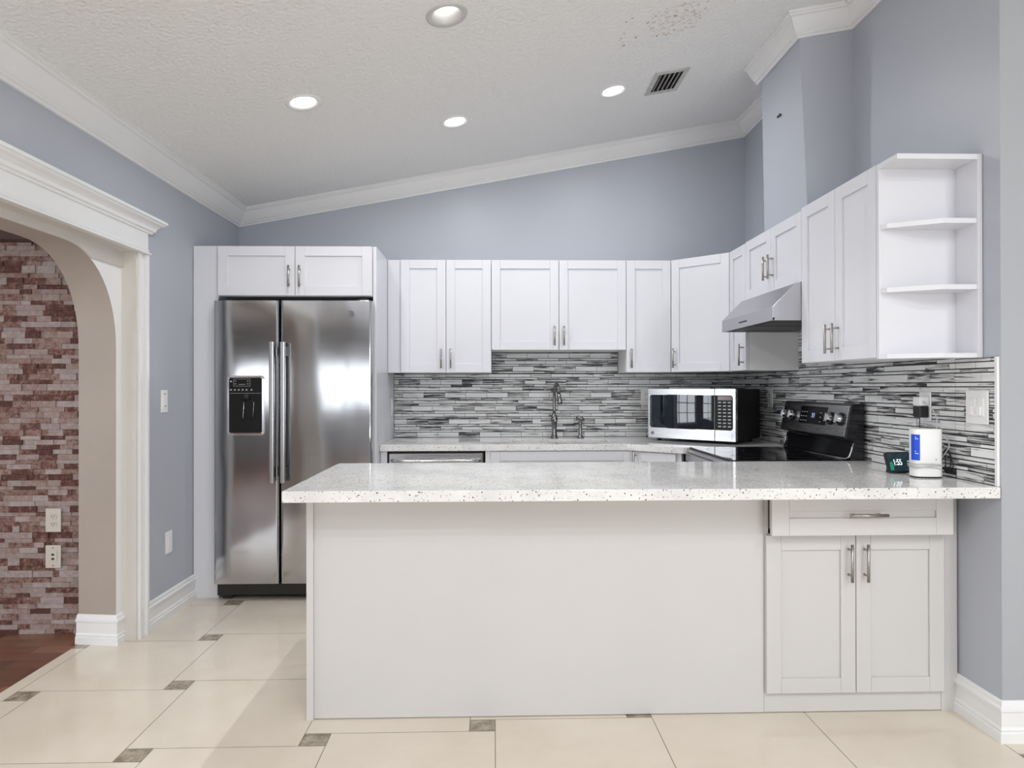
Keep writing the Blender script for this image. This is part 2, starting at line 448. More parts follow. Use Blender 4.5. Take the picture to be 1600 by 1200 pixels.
def text_mesh(name, body, size, material, parent, M, thick=0.0003):
    cu = bpy.data.curves.new('txt', 'FONT'); cu.body = body; cu.size = size; cu.extrude = thick
    cu.align_x = 'CENTER'; cu.align_y = 'CENTER'
    tmp = bpy.data.objects.new('txt', cu); COL.objects.link(tmp)
    dg = bpy.context.evaluated_depsgraph_get()
    me = bpy.data.meshes.new_from_object(tmp.evaluated_get(dg)); me.name = name
    bpy.data.objects.remove(tmp); bpy.data.curves.remove(cu)
    me.transform(M); me.materials.clear(); me.materials.append(material)
    o = bpy.data.objects.new(name, me); COL.objects.link(o); o.parent = parent
    return o


FRONT = Matrix.Rotation(PI / 2, 4, 'X')   # text facing -y

# ------------------------------------------------------------------ the shell
# tiled floor: hopscotch of large cream squares and small taupe squares
AX, AY = (0.605, 0.086), (-0.096, 0.558)
LX, LY, SX, SY = 0.605, 0.558, 0.096, 0.086
mb = MB(); g = 0.0012
X0, X1, Y0, Y1 = -2.07, 4.5, -4.0, 4.9
def cl(a0, a1, b0, b1):
    a0, a1, b0, b1 = max(a0, X0), min(a1, X1), max(b0, Y0), min(b1, Y1)
    if a1 - a0 < 0.004 or b1 - b0 < 0.004: return
    mb._f([mb.bm.verts.new(p) for p in ((a0 + g, b0 + g, 0), (a1 - g, b0 + g, 0), (a1 - g, b1 - g, 0), (a0 + g, b1 - g, 0))])
for i in range(-8, 14):
    for j in range(-16, 8):
        ox, oy = -0.699 + i * AX[0] + j * AY[0], 2.443 + i * AX[1] + j * AY[1]
        mb.use(0); cl(ox, ox + LX, oy + SY, oy + SY + LY)
        mb.use(1); cl(ox, ox + SX, oy, oy + SY)
mb.use(2).box(X0, X1, Y0, Y1, -0.06, -0.0008)
struct(mb.build('floor', [M_TILE, M_ACCENT, M_TGROUT]))
struct(MB().box(-5.0, -2.07, -4.0, 3.6, -0.06, 0.0).build('floor_side_room', M_PARQ))

# ceiling, sloping up to the right, with the openings of the lamps and the vent
LAMPS = [(-0.943, 3.393, 0), (-0.225, 3.964, 1), (0.693, 3.921, 2), (-0.195, 2.835, 3)]
VENT = [(0.927, 4.066), (0.897, 3.777), (1.093, 3.777), (1.122, 4.066)]
VX0, VX1, VY0, VY1 = 0.905, 1.105, 3.775, 4.068
outer = [(-2.08, -4.0), (4.5, -4.0), (4.5, 4.95), (-2.08, 4.95)]
holes = [[(cx + 0.062 * math.cos(2 * PI * k / 28), cy + 0.062 * math.sin(2 * PI * k / 28)) for k in range(28)] for cx, cy, _ in LAMPS]
holes.append([(VX0 + .028, VY0 + .028), (VX1 - .028, VY0 + .028), (VX1 - .028, VY1 - .028), (VX0 + .028, VY1 - .028)])
mb = MB(); rings = [outer] + holes
flat = [p for r in rings for p in r]
vv = [mb.bm.verts.new((x, y, ceil_z(x))) for x, y in flat]
for t in tessellate_polygon([[Vector((x, y, 0)) for x, y in r] for r in rings]): mb._f([vv[i] for i in t])
TH = 0.12
for r in rings[1:]:
    n = len(r); a = [mb.bm.verts.new((x, y, ceil_z(x))) for x, y in r]; b = [mb.bm.verts.new((x, y, ceil_z(x) + TH)) for x, y in r]
    for i in range(n): mb._f([a[i], a[(i + 1) % n], b[(i + 1) % n], b[i]])
mb._f([mb.bm.verts.new((x, y, ceil_z(x) + TH)) for x, y in outer])
struct(mb.build('ceiling', M_CEIL))

# walls
def slope_box(mb, x0, x1, y0, y1, z0, top=0.06):
    v = [mb.bm.verts.new((x, y, z)) for x in (x0, x1) for y in (y0, y1) for z in (z0, ceil_z(x) + top)]
    for q in ((0, 1, 3, 2), (4, 6, 7, 5), (0, 4, 5, 1), (2, 3, 7, 6), (0, 2, 6, 4), (1, 5, 7, 3)): mb._f([v[i] for i in q])
    return mb
struct(slope_box(MB(), XL - 0.26, XR + 0.2, YB, YB + 0.1, 0).build('wall_back', M_WALL))
struct(slope_box(MB(), XR, XR + 0.12, 2.4055, YB, 0).build('wall_right', M_WALL))
struct(slope_box(MB(), XR + 0.0006, 4.5, 2.405, 2.53, 0).build('wall_front_right', M_WALL_LIT))
struct(slope_box(MB(), 4.5, 4.6, -4.0, 2.53, 0).build('wall_far_right', M_WALL_LIT))
# left wall: opening y 1.30..3.50 below z 1.98, solid beyond
ON, OF, OT = 1.30, 3.497, 1.975
mb = MB()
slope_box(mb, -2.08, XL, OF, YB, 0); slope_box(mb, -2.08, XL, 0.95, ON, 0); slope_box(mb, -2.08, XL, -4.0, 0.95, 2.30); slope_box(mb, -2.08, XL, ON, OF, OT)
struct(mb.build('wall_left', M_WALL))

# arched infill: white spandrel towards the kitchen, taupe reveal
def arch_curve(yf, yn, zt, zs, ry, rz, n=14):
    pts = [(yf, 0.0), (yf, zs)]
    for k in range(1, n + 1):
        t = PI / 2 * k / n; c = abs(math.cos(t)) ** 0.92; s_ = math.sin(t) ** 0.92
        pts.append((yf - ry + ry * c, zs + rz * s_))
    for k in range(n + 1):
        t = PI / 2 * (n - k) / n; c = abs(math.cos(t)) ** 0.92; s_ = math.sin(t) ** 0.92
        pts.append((yn + ry - ry * c, zs + rz * s_))
    pts.append((yn, 0.0)); return pts
cn = arch_curve(3.436, 1.40, 1.928, 1.46, 0.42, 0.468); cf = arch_curve(3.462, 1.36, 1.944, 1.46, 0.42, 0.484)
mb = MB()
XN, XF = -1.882, -2.081
vn = [mb.bm.verts.new((XN, y, z)) for y, z in cn]; vf = [mb.bm.verts.new((XF, y, z)) for y, z in cf]
mb.use(1)
for i in range(len(cn) - 1): mb._f([vn[i], vn[i + 1], vf[i + 1], vf[i]], True)
for X_, C_, mi in ((XN, cn, 0), (XF, cf, 1)):
    mb.use(mi); poly = [(OF, 0)] + [(y, z) for y, z in C_] + [(ON, 0), (ON, OT), (OF, OT)]
    vs_ = [mb.bm.verts.new((X_, y, z)) for y, z in poly]
    for t in tessellate_polygon([[Vector((y, z, 0)) for y, z in poly]]): mb._f([vs_[i] for i in t])
struct(mb.build('wall_arch', [M_TRIM, M_TAUPE]))
# thin upper board on the spandrel
poly = [(OF, 1.885), (OF, OT), (ON, OT), (ON, 1.885)] + [(y, max(1.885, z)) for y, z in reversed(cn) if z > 1.80]
struct(MB().prism(poly, FX, XN, XN + 0.010).build('trim_1', M_JAMB))

# crown moulding
CP = [(0, 0), (0.010, 0), (0.014, 0.010), (0.022, 0.014), (0.022, 0.021), (0.026, 0.024), (0.034, 0.032), (0.046, 0.048), (0.058, 0.068),
      (0.066, 0.084), (0.070, 0.088), (0.078, 0.090), (0.082, 0.098), (0.088, 0.100), (0.088, 0.114), (0, 0.114)]
mb = MB(); sweep(mb, [(XL, -4.0), (XL, YB), (XR, YB), (XR, 3.90)], CP, crown_z); struct(mb.build('trim_2', M_TRIM))
mb = MB(); sweep(mb, [(1.548, 3.93), (1.548, 3.402), (XR, 3.402), (XR, 2.405), (4.5, 2.405)], CP, crown_z); struct(mb.build('trim_3', M_TRIM))
# duct chase above the hood, slightly tapered
mb = MB()
A = [(1.588, 3.395), (XR + .01, 3.395), (XR + .01, 3.944), (1.588, 3.944)]; B = [(1.543, 3.402), (XR + .01, 3.402), (XR + .01, 3.875), (1.543, 3.875)]
va = [mb.bm.verts.new((x, y, 2.136)) for x, y in A]; vb = [mb.bm.verts.new((x, y, ceil_z(x) + .04)) for x, y in B]
for i in range(4): mb._f([va[i], va[(i + 1) % 4], vb[(i + 1) % 4], vb[i]])
mb._f(va); mb._f(vb)
struct(mb.build('wall_chase', M_WALL))
CH = COL.objects['wall_chase']
MB().cyl((1.5575, 3.650, 2.752), (1.5515, 3.650, 2.752), 0.008, n=10).build('mark', M_SLOT, CH)
MB().cyl((1.5575, 3.676, 2.752), (1.5515, 3.676, 2.752), 0.006, n=10).cyl((1.5525,3.676,2.752),(1.5525,3.650,2.752),0.003,n=8).build('mark', M_SLOT, CH)

# baseboards
BP = [(0, 0), (0.022, 0), (0.022, 0.034), (0.016, 0.038), (0.019, 0.046), (0.015, 0.052), (0.013, 0.056), (0.013, 0.108), (0.020, 0.112),
      (0.020, 0.122), (0.012, 0.128), (0.010, 0.140), (0.004, 0.146), (0, 0.146)]
mb = MB(); sweep(mb, [(XR, 2.64), (XR, 2.405), (4.5, 2.405)], BP, lambda x: 0); struct(mb.build('baseboard_right', M_TRIM))
mb = MB(); sweep(mb, [(XL, 3.58), (XL, 4.175)], BP, lambda x: 0); struct(mb.build('baseboard_left', M_TRIM))
mb = MB(); sweep(mb, [(-2.083, 3.4615), (-1.882, 3.4355), (-1.882, 3.486)], BP, lambda x: 0); struct(mb.build('baseboard_arch', M_TRIM))

# opening casing (pilaster, frieze, cornice)
mb = MB()
for a, b in ((OF, OF + 0.082), (ON - 0.082, ON)):
    mb.box(XL - 0.001, XL + 0.016, a, b, 0, 1.964)
    m_ = 1 if a > 2 else -1
    e0 = a if m_ > 0 else b
    for o0, o1, th in ((0.0, 0.012, 0.030), (0.020, 0.026, 0.021), (0.060, 0.082, 0.034)):
        y0, y1 = sorted((e0 + m_ * o0, e0 + m_ * o1)); mb.box(XL, XL + th, y0, y1, 0, 1.964)
mb.box(XL, XL + 0.024, ON - 0.09, OF + 0.09, 1.998, 2.08)
FP = [(0, 0), (0.045, 0), (0.045, 0.008), (0.030, 0.012), (0.034, 0.022), (0.026, 0.034), (0, 0.034)]
KP = [(0, 0), (0.030, 0), (0.034, 0.010), (0.042, 0.014), (0.046, 0.028), (0.060, 0.044), (0.074, 0.050), (0.078, 0.058), (0.086, 0.060), (0.086, 0.074), (0, 0.074)]
sweep(mb, [(XL, ON - 0.09), (XL, OF + 0.082)], FP, lambda x: 1.964)
sweep(mb, [(XL, ON - 0.1), (XL, OF + 0.09), (XL - 0.05, OF + 0.09)], KP, lambda x: 2.078)
struct(mb.build('trim_4', M_TRIM, bevel=0.0015))
# jamb boards lining the opening
mb = MB(); mb.box(XN, XL + 0.014, OF - 0.012, OF + 0.004, 0, OT).box(XN, XL + 0.014, ON - 0.004, ON + 0.012, 0, OT).box(XN, XL + 0.014, ON, OF, OT - 0.012, OT + 0.004)
struct(mb.build('trim_5', M_JAMB))

# the side room behind the arch
tile_object('wall_stone', [(-5.0, -2.06, 0.0, 2.03)], lambda s, t, d: (s, 3.6 - d, t), 0.004, [0.026, 0.031, 0.022, 0.034, 0.028], (0.035, 0.15), M_STONE, M_STONEG, (0.006, 0.016), 0.001, 0.18)['kind'] = 'structure'
struct(MB().box(-5.0, -2.08, 3.6, 3.7, 0, 2.5).build('wall_side_room', M_TAUPE))
struct(MB().box(-5.0, -2.08, 3.50, 3.599, 2.03, 2.40).build('trim_6', M_WOODDK))
struct(MB().box(-5.1, -2.08, -4.1, 3.7, 2.40, 2.5).build('ceiling_side_room', M_JAMB))


def window(name, axis, pos, a0, a1, z0, z1, cols, rows, inward):
    """painted frame, muntins and a glass pane in an opening of a wall facing `axis`"""
    root = MB()
    def bx(p0, p1, q0, q1, d0, d1, m):
        lo, hi = sorted((pos + inward * d0, pos + inward * d1))
        if axis == 'y': m.box(p0, p1, lo, hi, q0, q1)
        else: m.box(lo, hi, p0, p1, q0, q1)
    w = 0.06
    bx(a0 - w, a1 + w, z0 - w, z0, -0.1, 0.02, root); bx(a0 - w, a1 + w, z1, z1 + w, -0.1, 0.02, root)
    bx(a0 - w, a0, z0, z1, -0.1, 0.02, root); bx(a1, a1 + w, z0, z1, -0.1, 0.02, root)
    for i in range(1, cols): c = a0 + (a1 - a0) * i / cols; bx(c - 0.02, c + 0.02, z0, z1, -0.07, -0.03, root)
    for i in range(1, rows): c = z0 + (z1 - z0) * i / rows; bx(a0, a1, c - 0.015, c + 0.015, -0.07, -0.03, root)
    o = struct(root.build(name, M_TRIM))
    return o


def wall_with_windows(name, axis, pos, a0, a1, zt, wins, m):
    mb = MB(); wins = sorted(wins); prev = a0
    def bx(p0, p1, q0, q1):
        if axis == 'y': mb.box(p0, p1, pos - 0.1, pos, q0, q1)
        else: mb.box(pos - 0.1, pos, p0, p1, q0, q1)
    for (w0, w1, z0, z1) in wins:
        bx(prev, w0, 0, zt); bx(w0, w1, 0, z0); bx(w0, w1, z1, zt); prev = w1
    bx(prev, a1, 0, zt)
    return struct(mb.build(name, m))


wall_with_windows('wall_rear', 'y', -4.0, -5.1, 4.6, 3.8, [(-4.7, -2.63, 0.95, 1.65), (-2.57, -0.5, 0.95, 1.65), (1.5, 3.8, 0.95, 1.95)], M_WALL_LIT)
window('window_1', 'y', -4.0, -4.7, -2.63, 0.95, 1.65, 3, 1, 1)
window('window_2', 'y', -4.0, -2.57, -0.5, 0.95, 1.65, 3, 1, 1)
window('window_5', 'y', -4.0, 1.5, 3.8, 0.95, 1.95, 4, 2, 1)
wall_with_windows('wall_side_room_window', 'x', -5.0, -4.0, 3.7, 2.5, [(-0.5, 0.9, 0.4, 2.1), (1.4, 2.8, 0.4, 2.1)], M_TAUPE)
window('window_3', 'x', -5.0, -0.5, 0.9, 0.4, 2.1, 3, 4, 1)
window('window_4', 'x', -5.0, 1.4, 2.8, 0.4, 2.1, 3, 4, 1)


# ------------------------------------------------------------------ lamps and vent in the ceiling
TILT = math.atan(KS)
LAMP_LABELS = ['bright recessed ceiling light, leftmost of the lit ones above the refrigerator side',
               'bright recessed ceiling light in the middle, closest to the back wall crown above the sink',
               'bright recessed ceiling light just left of the air vent',
               'recessed ceiling light at the top of the photo with its deep white cone showing']
for (cx, cy, k) in LAMPS:
    t = thing('recessed_light', LAMP_LABELS[k], 'ceiling light', (cx, cy, ceil_z(cx)), 0, 'recessed lights in the sloped ceiling')
    t.rotation_euler = (0, -TILT, 0)
    deep = k == 3
    mb = MB(); n = 36
    prof = [(0.088, 0.0), (0.086, -0.005), (0.072, -0.006), (0.062, 0.0)] + ([(0.052, 0.03), (0.034, 0.07)] if deep else [(0.058, 0.012), (0.055, 0.018)])
    R = [[mb.bm.verts.new((r * math.cos(2 * PI * i / n), r * math.sin(2 * PI * i / n), z)) for i in range(n)] for r, z in prof]
    for a in range(len(R) - 1):
        for i in range(n): mb._f([R[a][i], R[a][(i + 1) % n], R[a + 1][(i + 1) % n], R[a + 1][i]], True)
    mb.build('trim_ring', M_BAFFLE if not deep else mat('satin_lamp_cone', (0.55, 0.55, 0.54), 0.4), t)
    mb = MB(); rr, zz = (0.0335, 0.068) if deep else (0.0545, 0.012)
    mb.lathe([(rr, zz + 0.004), (rr, zz), (rr * 0.7, zz - 0.007), (0.004, zz - 0.010)] if not deep else [(rr, zz + 0.004), (rr, zz), (rr * 0.7, zz - 0.012), (0.004, zz - 0.02)], n=28)
    mb.build('lens', M_LENS if not deep else mat('dim_lamp_lens', (1, 1, 1), 0.4, emit=(1.0, 0.98, 0.95), estr=7.0), t)
    lt = area('lamp_light', (0, 0, zz - (0.028 if not deep else 0.0215)), (0, 0, -1), 0.07 if not deep else 0.026, 0.07, 4.5 if not deep else 4.5, (0.96, 0.98, 1.0), 'DISK')
    lt.data.spread = math.radians(175 if not deep else 95)
    lt.parent = t

t = thing('air_vent', 'square metal air vent with open dark slats in the sloped ceiling', 'air vent', ((VX0 + VX1) / 2, (VY0 + VY1) / 2, ceil_z((VX0 + VX1) / 2)))
t.rotation_euler = (0, -TILT, 0)
hw, hl, fw = (VX1 - VX0) / 2, (VY1 - VY0) / 2, 0.030
mb = MB(); mb.box(-hw, hw, -hl, -hl + fw, -0.006, 0).box(-hw, hw, hl - fw, hl, -0.006, 0).box(-hw, -hw + fw, -hl + fw, hl - fw, -0.006, 0).box(hw - fw, hw, -hl + fw, hl - fw, -0.006, 0)
mb.build('frame', mat('vent_metal', (0.50, 0.50, 0.48), 0.45, noise=0.15, nscale=40), t, bevel=0.0015)
for i in range(5):
    x = -hw + fw + 0.012 + i * (2 * (hw - fw) - 0.02) / 4.4
    m_ = MB(); m_.prism([(x, -0.004), (x + 0.0032, -0.004), (x + 0.0062, 0.010), (x + 0.003, 0.010)], FY, -hl + fw, hl - fw); m_.build('slat', MATS['vent_metal'], t)
mb = MB(); _a, _b = hw - fw * .98, hl - fw * .98
mb.box(-_a, _a, -_b, _b, 0.075, 0.08).box(-_a, -_a + .002, -_b, _b, 0.0, 0.075).box(_a - .002, _a, -_b, _b, 0.0, 0.075).box(-_a, _a, -_b, -_b + .002, 0.0, 0.075).box(-_a, _a, _b - .002, _b, 0.0, 0.075)
mb.build('duct_shade_liner', M_RUBBER, t)  # black liner: the shade inside the vent opening is put into its colour


# ------------------------------------------------------------------ cabinets
def bar_handle(parent, x, y, z, vertical=True, L=0.13):
    """centre x,z on a face at y, standing off towards -y"""
    mb = MB(); yo = y - 0.030
    if vertical:
        mb.cyl((x, yo, z - L / 2), (x, yo, z + L / 2), 0.0058, n=12)
        for s in (-1, 1): mb.cyl((x, y, z + s * L * 0.34), (x, yo, z + s * L * 0.34), 0.0042, n=10)
    else:
        mb.cyl((x - L / 2, yo, z), (x + L / 2, yo, z), 0.0058, n=12)
        for s in (-1, 1): mb.cyl((x + s * L * 0.34, y, z), (x + s * L * 0.34, yo, z), 0.0042, n=10)
    o = mb.build('handle', M_NICKEL, parent); o['label'] = 'brushed nickel bar handle'; return o


def shaker(name, parent, x0, x1, z0, z1, y=-0.021, th=0.020, fr=0.058, m=None):
    mb = MB(); yb = y + th
    mb.box(x0, x1, y + 0.009, yb, z0, z1)
    mb.box(x0, x0 + fr, y, y + 0.0095, z0, z1).box(x1 - fr, x1, y, y + 0.0095, z0, z1)
    mb.box(x0 + fr + .0004, x1 - fr - .0004, y, y + 0.0095, z1 - fr, z1).box(x0 + fr + .0004, x1 - fr - .0004, y, y + 0.0095, z0, z0 + fr)
    return mb.build(name, m or M_CAB, parent, bevel=0.0010, seg=1)


def wall_cabinet(label, loc, rotz, w, z0, z1, depth, doors, group, m=None, hz=0.095, hside=None, extra=None):
    """doors: number; hside: for a single door 'l' or 'r'"""
    t = thing('wall_cabinet', label, 'cabinet', loc, rotz, group)
    MB().box(0.001, w - 0.001, 0.001, depth, z0, z1).build('carcass', M_CABIN, t, bevel=0.001, seg=1)
    g = 0.0018
    if doors == 2:
        spans = [(g, w / 2 - g, 'r'), (w / 2 + g, w - g, 'l')]
    else: spans = [(g, w - g, hside)]
    for a, b, s in spans:
        d = shaker('door', t, a, b, z0 + 0.002, z1 - 0.002, m=m)
        hx = b - 0.030 if s == 'r' else a + 0.030
        bar_handle(d, hx, -0.021, z0 + hz)
    return t


GU = 'white shaker wall cabinets'
YF = 4.584 + 0.021
c_a = wall_cabinet('tall double-door white wall cabinet right of the refrigerator panel', (-0.628, YF, 0), 0, 0.61, 1.372, 2.134, YB - YF - .002, 2, GU)
MB().box(-0.088, -0.001, 0.0, 0.018, 1.372, 2.134).build('filler_strip', M_CAB, c_a, bevel=0.001, seg=1)
wall_cabinet('shorter double-door white wall cabinet above the sink', (-0.018, YF, 0), 0, 0.914, 1.524, 2.134, YB - YF - .002, 2, GU)
wall_cabinet('narrow single-door white wall cabinet right of the one over the sink', (0.896, YF, 0), 0, 0.305, 1.372, 2.134, YB - YF - .002, 1, GU, hside='l')
# diagonal corner cabinet
XFc = 1.503
dx, dy = XFc - 1.201, 4.299 - 4.584
dw = math.hypot(dx, dy); ang = math.atan2(dy, dx)
t = thing('wall_cabinet', 'white corner wall cabinet set diagonally above the microwave', 'cabinet', (1.201, 4.584, 0), ang, GU)
ca, sa = math.cos(-ang), math.sin(-ang)
def loc2(x, y): x -= 1.201; y -= 4.584; return (x * ca - y * sa, x * sa + y * ca)
n_ = 0.021
poly = [(0.0, n_ + .0), (dw, n_), loc2(XFc + n_, 4.299 + 0.0), loc2(XR - .002, 4.299), loc2(XR - .002, YB - .002), loc2(1.201, YB - .002), loc2(1.201, 4.584 + n_)]
MB().prism(poly, FZ, 1.372, 2.134).build('carcass', M_CABIN, t)
d = shaker('door', t, 0.002, dw - 0.002, 1.374, 2.132, y=0.0); bar_handle(d, 0.030, 0.0, 1.372 + 0.095)
# right wall, facing -x (local x runs towards the viewer)
XF = XFc + 0.021
RZ = -PI / 2
DP = XR - XF - .002
wall_cabinet('very narrow white wall cabinet between the corner cabinet and the range hood', (XF, 4.299, 0), RZ, 0.276, 1.372, 2.134, DP, 1, GU, hside='r')
wall_cabinet('short double-door white wall cabinet directly above the range hood', (XF, 4.022, 0), RZ, 0.738, 1.786, 2.138, DP, 2, GU, hz=0.135)
wall_cabinet('tall double-door white wall cabinet between the range hood and the open shelves', (XF, 3.284, 0), RZ, 0.650, 1.388, 2.150, DP, 2, GU, hz=0.10)

# open end shelves
t = thing('open_shelf_unit', 'white open corner shelf unit at the near end of the wall cabinets', 'shelf', (XF - 0.021, 2.632, 0), RZ)
SD = XR - (XF - 0.021) - .002; SW = 0.140; zb, zt = 1.384, 2.146
MB().box(0, 0.018, 0, SD, zb, zt).build('side_panel', M_CAB, t, bevel=0.001)
MB().box(0.018, SW, SD - 0.018, SD, zb, zt).build('back_panel', M_CAB, t, bevel=0.001)
MB().box(0.018, SW, 0, SD - 0.018, zt - 0.020, zt).build('top_board', M_CAB, t, bevel=0.001)
cut = [(0.018, 0.004), (0.045, 0.016), (SW - 0.004, SD * 0.55), (SW - 0.004, SD - 0.018), (0.018, SD - 0.018)]
for zc in (1.640, 1.888): MB().prism(cut, FZ, zc, zc + 0.019).build('shelf', M_CAB, t, bevel=0.001)
MB().prism(cut, FZ, zb, zb + 0.018).build('bottom_board', M_CAB, t, bevel=0.001)

# ------------------------------------------------------------------ refrigerator enclosure
YP = 4.166
t = thing('filler_panel', 'tall white filler panel between the left wall and the refrigerator', 'panel', (-1.82, YP, 0))
MB().box(0, 0.150, 0, 0.02, 0, 2.134).box(0.13, 0.150, 0.02, 0.72, 0, 2.134).build('panel', M_CAB, t, bevel=0.001)
t = thing('end_panel', 'tall white side panel on the right of the refrigerator', 'panel', (-0.738, 4.172, 0))
MB().box(0, 0.020, 0, YB - 4.174, 0, 2.134).build('panel', M_CAB, t, bevel=0.001)
t = thing('wall_cabinet', 'wide low white cabinet with two doors over the refrigerator', 'cabinet', (-1.668, YP, 0), 0, GU)
w = 0.928
MB().box(0, w, 0, 0.70, 1.829, 2.132).build('carcass', M_CABIN, t)
for a, b, s in ((0.002, w / 2 - .002, 1), (w / 2 + .002, w - 0.002, 0)):
    d = shaker('door', t, a, b, 1.832, 2.130); bar_handle(d, (b - .030) if s else (a + .030), -0.021, 1.945)

# ------------------------------------------------------------------ refrigerator
FX0, FY0 = -1.672, 4.095
t = thing('refrigerator', 'stainless steel side-by-side refrigerator with ice and water dispenser', 'refrigerator', (FX0, FY0, 0))
MB().box(0.020, 0.926, 0.075, 0.78, 0.02, 1.780).build('body', M_BLACKM, t, bevel=0.003)
MB().box(0.010, 0.932, 0.030, 0.068, 0.028, 0.098).box(0.03, 0.09, 0.06, 0.14, 0.0, 0.03).box(0.82, 0.88, 0.06, 0.14, 0.0, 0.03).build('base_grille', M_BLACKM, t, bevel=0.004)
mb = MB()
for x in (0.05, 0.88): MB().box(x - .03, x + .03, 0.02, 0.12, 1.780, 1.806).build('hinge_cover', M_BLACKM, t, bevel=0.003)
def fridge_door(x0, x1):
    mb = MB(); n = 8; r = 0.016
    pts = [(x0, 0.066), (x1, 0.066)]
    for k in range(n + 1): a = PI / 2 * k / n; pts.append((x1 - r + r * math.cos(a), r - r * math.sin(a)))
    for k in range(n + 1): a = PI / 2 * k / n; pts.append((x0 + r - r * math.sin(a), r - r * math.cos(a)))
    mb.prism(pts, FZ, 0.104, 1.795)
    return mb.build('door', M_STEEL, t, bevel=0.0012)
dl = fridge_door(0.0, 0.386); dr_ = fridge_door(0.396, 0.940)
def fridge_handle(d, x):
    mb = MB()
    mb.rrect(x, x + 0.030, -0.062, -0.042, 0.009, FZ, 0.712, 1.544)
    mb.build('handle', M_HANDLE, d, bevel=0.002)['label'] = 'long bright steel handle'
    for z in (0.74, 1.46): MB().box(x + 0.006, x + 0.024, -0.045, 0.002, z, z + 0.06).build('handle_mount', M_BLACKM, d, bevel=0.002)
fridge_handle(dl, 0.346); fridge_handle(dr_, 0.410)
# dispenser
dp = MB(); n = 8
xa, xb, za, zb_ = 0.083, 0.302, 0.990, 1.346
def ringpts(x0, x1, z0, z1, r):
    P_ = []
    for cx, cz, t0 in ((x1 - r, z1 - r, 0), (x0 + r, z1 - r, 90), (x0 + r, z0 + r, 180), (x1 - r, z0 + r, 270)):
        for k in range(n + 1): a = math.radians(t0 + 90 * k / n); P_.append((cx + r * math.cos(a), cz + r * math.sin(a)))
    return P_
R1 = ringpts(xa, xb, za, zb_, 0.022); R2 = ringpts(xa + .013, xb - .013, za + .015, zb_ - .013, 0.012)
rr = [[dp.bm.verts.new((x, yy, z)) for x, z in Rk] for Rk, yy in ((R1, 0.001), (R1, -0.008), (R2, -0.010), (R2, 0.001))]
for a in range(4):
    for i in range(len(R1)): dp._f([rr[a][i], rr[a][(i + 1) % len(R1)], rr[(a + 1) % 4][(i + 1) % len(R1)], rr[(a + 1) % 4][i]], False)
disp = dp.build('dispenser', M_CHROME, dl, bevel=0.0015)
disp['label'] = 'chrome framed black ice and water dispenser'
# (sub-parts stay one level below: the panel pieces hang on the refrigerator itself)
MB().rrect(xa + .012, xb - .012, za + .014, zb_ - .012, 0.012, FXZ, -0.004, -0.0012).build('dispenser_recess', M_DISP, t)
MB().box(xa + .014, xb - .014, -0.0085, -0.003, 1.240, zb_ - .014).build('dispenser_control_panel', M_DISP, t)
mb = MB()
for x, z in ((.103, 1.312), (.103, 1.262), (.126, 1.262), (.149, 1.262), (.172, 1.262), (.195, 1.262), (.224, 1.262)):
    x += 0.004; mb.prism([(x - .006, z - .004), (x + .006, z - .004), (x + .003, z + .004), (x - .003, z + .004)], FY, -0.0093, -0.0084)
for x0, x1, z0, z1 in ((.122, .220, 1.283, 1.2842), (.122, .220, 1.3258, 1.327), (.122, .1232, 1.283, 1.327), (.2188, .220, 1.283, 1.327),
                       (.130, .137, 1.312, 1.316), (.130, .137, 1.295, 1.299), (.203, .210, 1.312, 1.316), (.203, .210, 1.295, 1.299), (.152, .190, 1.293, 1.295), (.10, .285, 1.2405, 1.2418)):
    mb.box(x0, x1, -0.0093, -0.0084, z0, z1)
mb.build('dispenser_icons', M_ICON, t)
mb = MB(); mb.lathe([(0.020, 1.205), (0.020, 1.225), (0.014, 1.238)], 0.198, -0.012, 20)
mb.build('dispenser_spout', M_RUBBER, t)
MB().cyl((.178, -.0095, 1.09), (.186, -.0115, 1.205), .0028).cyl((.236, -.0085, 1.10), (.242, -.0095, 1.19), .0014).build('dispenser_paddle', M_CHROME, t)
MB().box(xa + .02, xb - .02, -0.012, -0.003, za + .014, za + .022).build('drip_tray', M_BLACKM, t)
# round badge
mb = MB(); BXc, BZc = 0.815, 1.715
mb.cyl((BXc, 0.0005, BZc), (BXc, -0.003, BZc), 0.021, n=32); bd = mb.build('badge', M_DUST, dr_)
mb = MB()
pts = [(BXc + 0.017 * math.cos(a * PI / 16), -0.0035, BZc + 0.017 * math.sin(a * PI / 16)) for a in range(33)]
mb.tube(pts, 0.0011, 6)
def curl(m_, cx, cz, s, y=-0.0035):
    """the two joined script initials in the round badge"""
    g_ = [(0.55 * math.cos(a) - .45, 0.75 * math.sin(a)) for a in [0.9 + k * 0.42 for k in range(13)]]
    e_ = [(0.42 * math.cos(a) + .5, 0.62 * math.sin(a) * (1 if math.sin(a) > 0 else 1.1)) for a in [0.6 + k * 0.42 for k in range(12)]]
    m_.tube([(cx + p * s, y, cz + q * s) for p, q in g_], s * 0.09, 6); m_.tube([(cx + p * s, y, cz + q * s) for p, q in e_], s * 0.09, 6)
curl(mb, BXc, BZc, 0.0115)
mb.build('badge_emblem', M_CHROME, t)

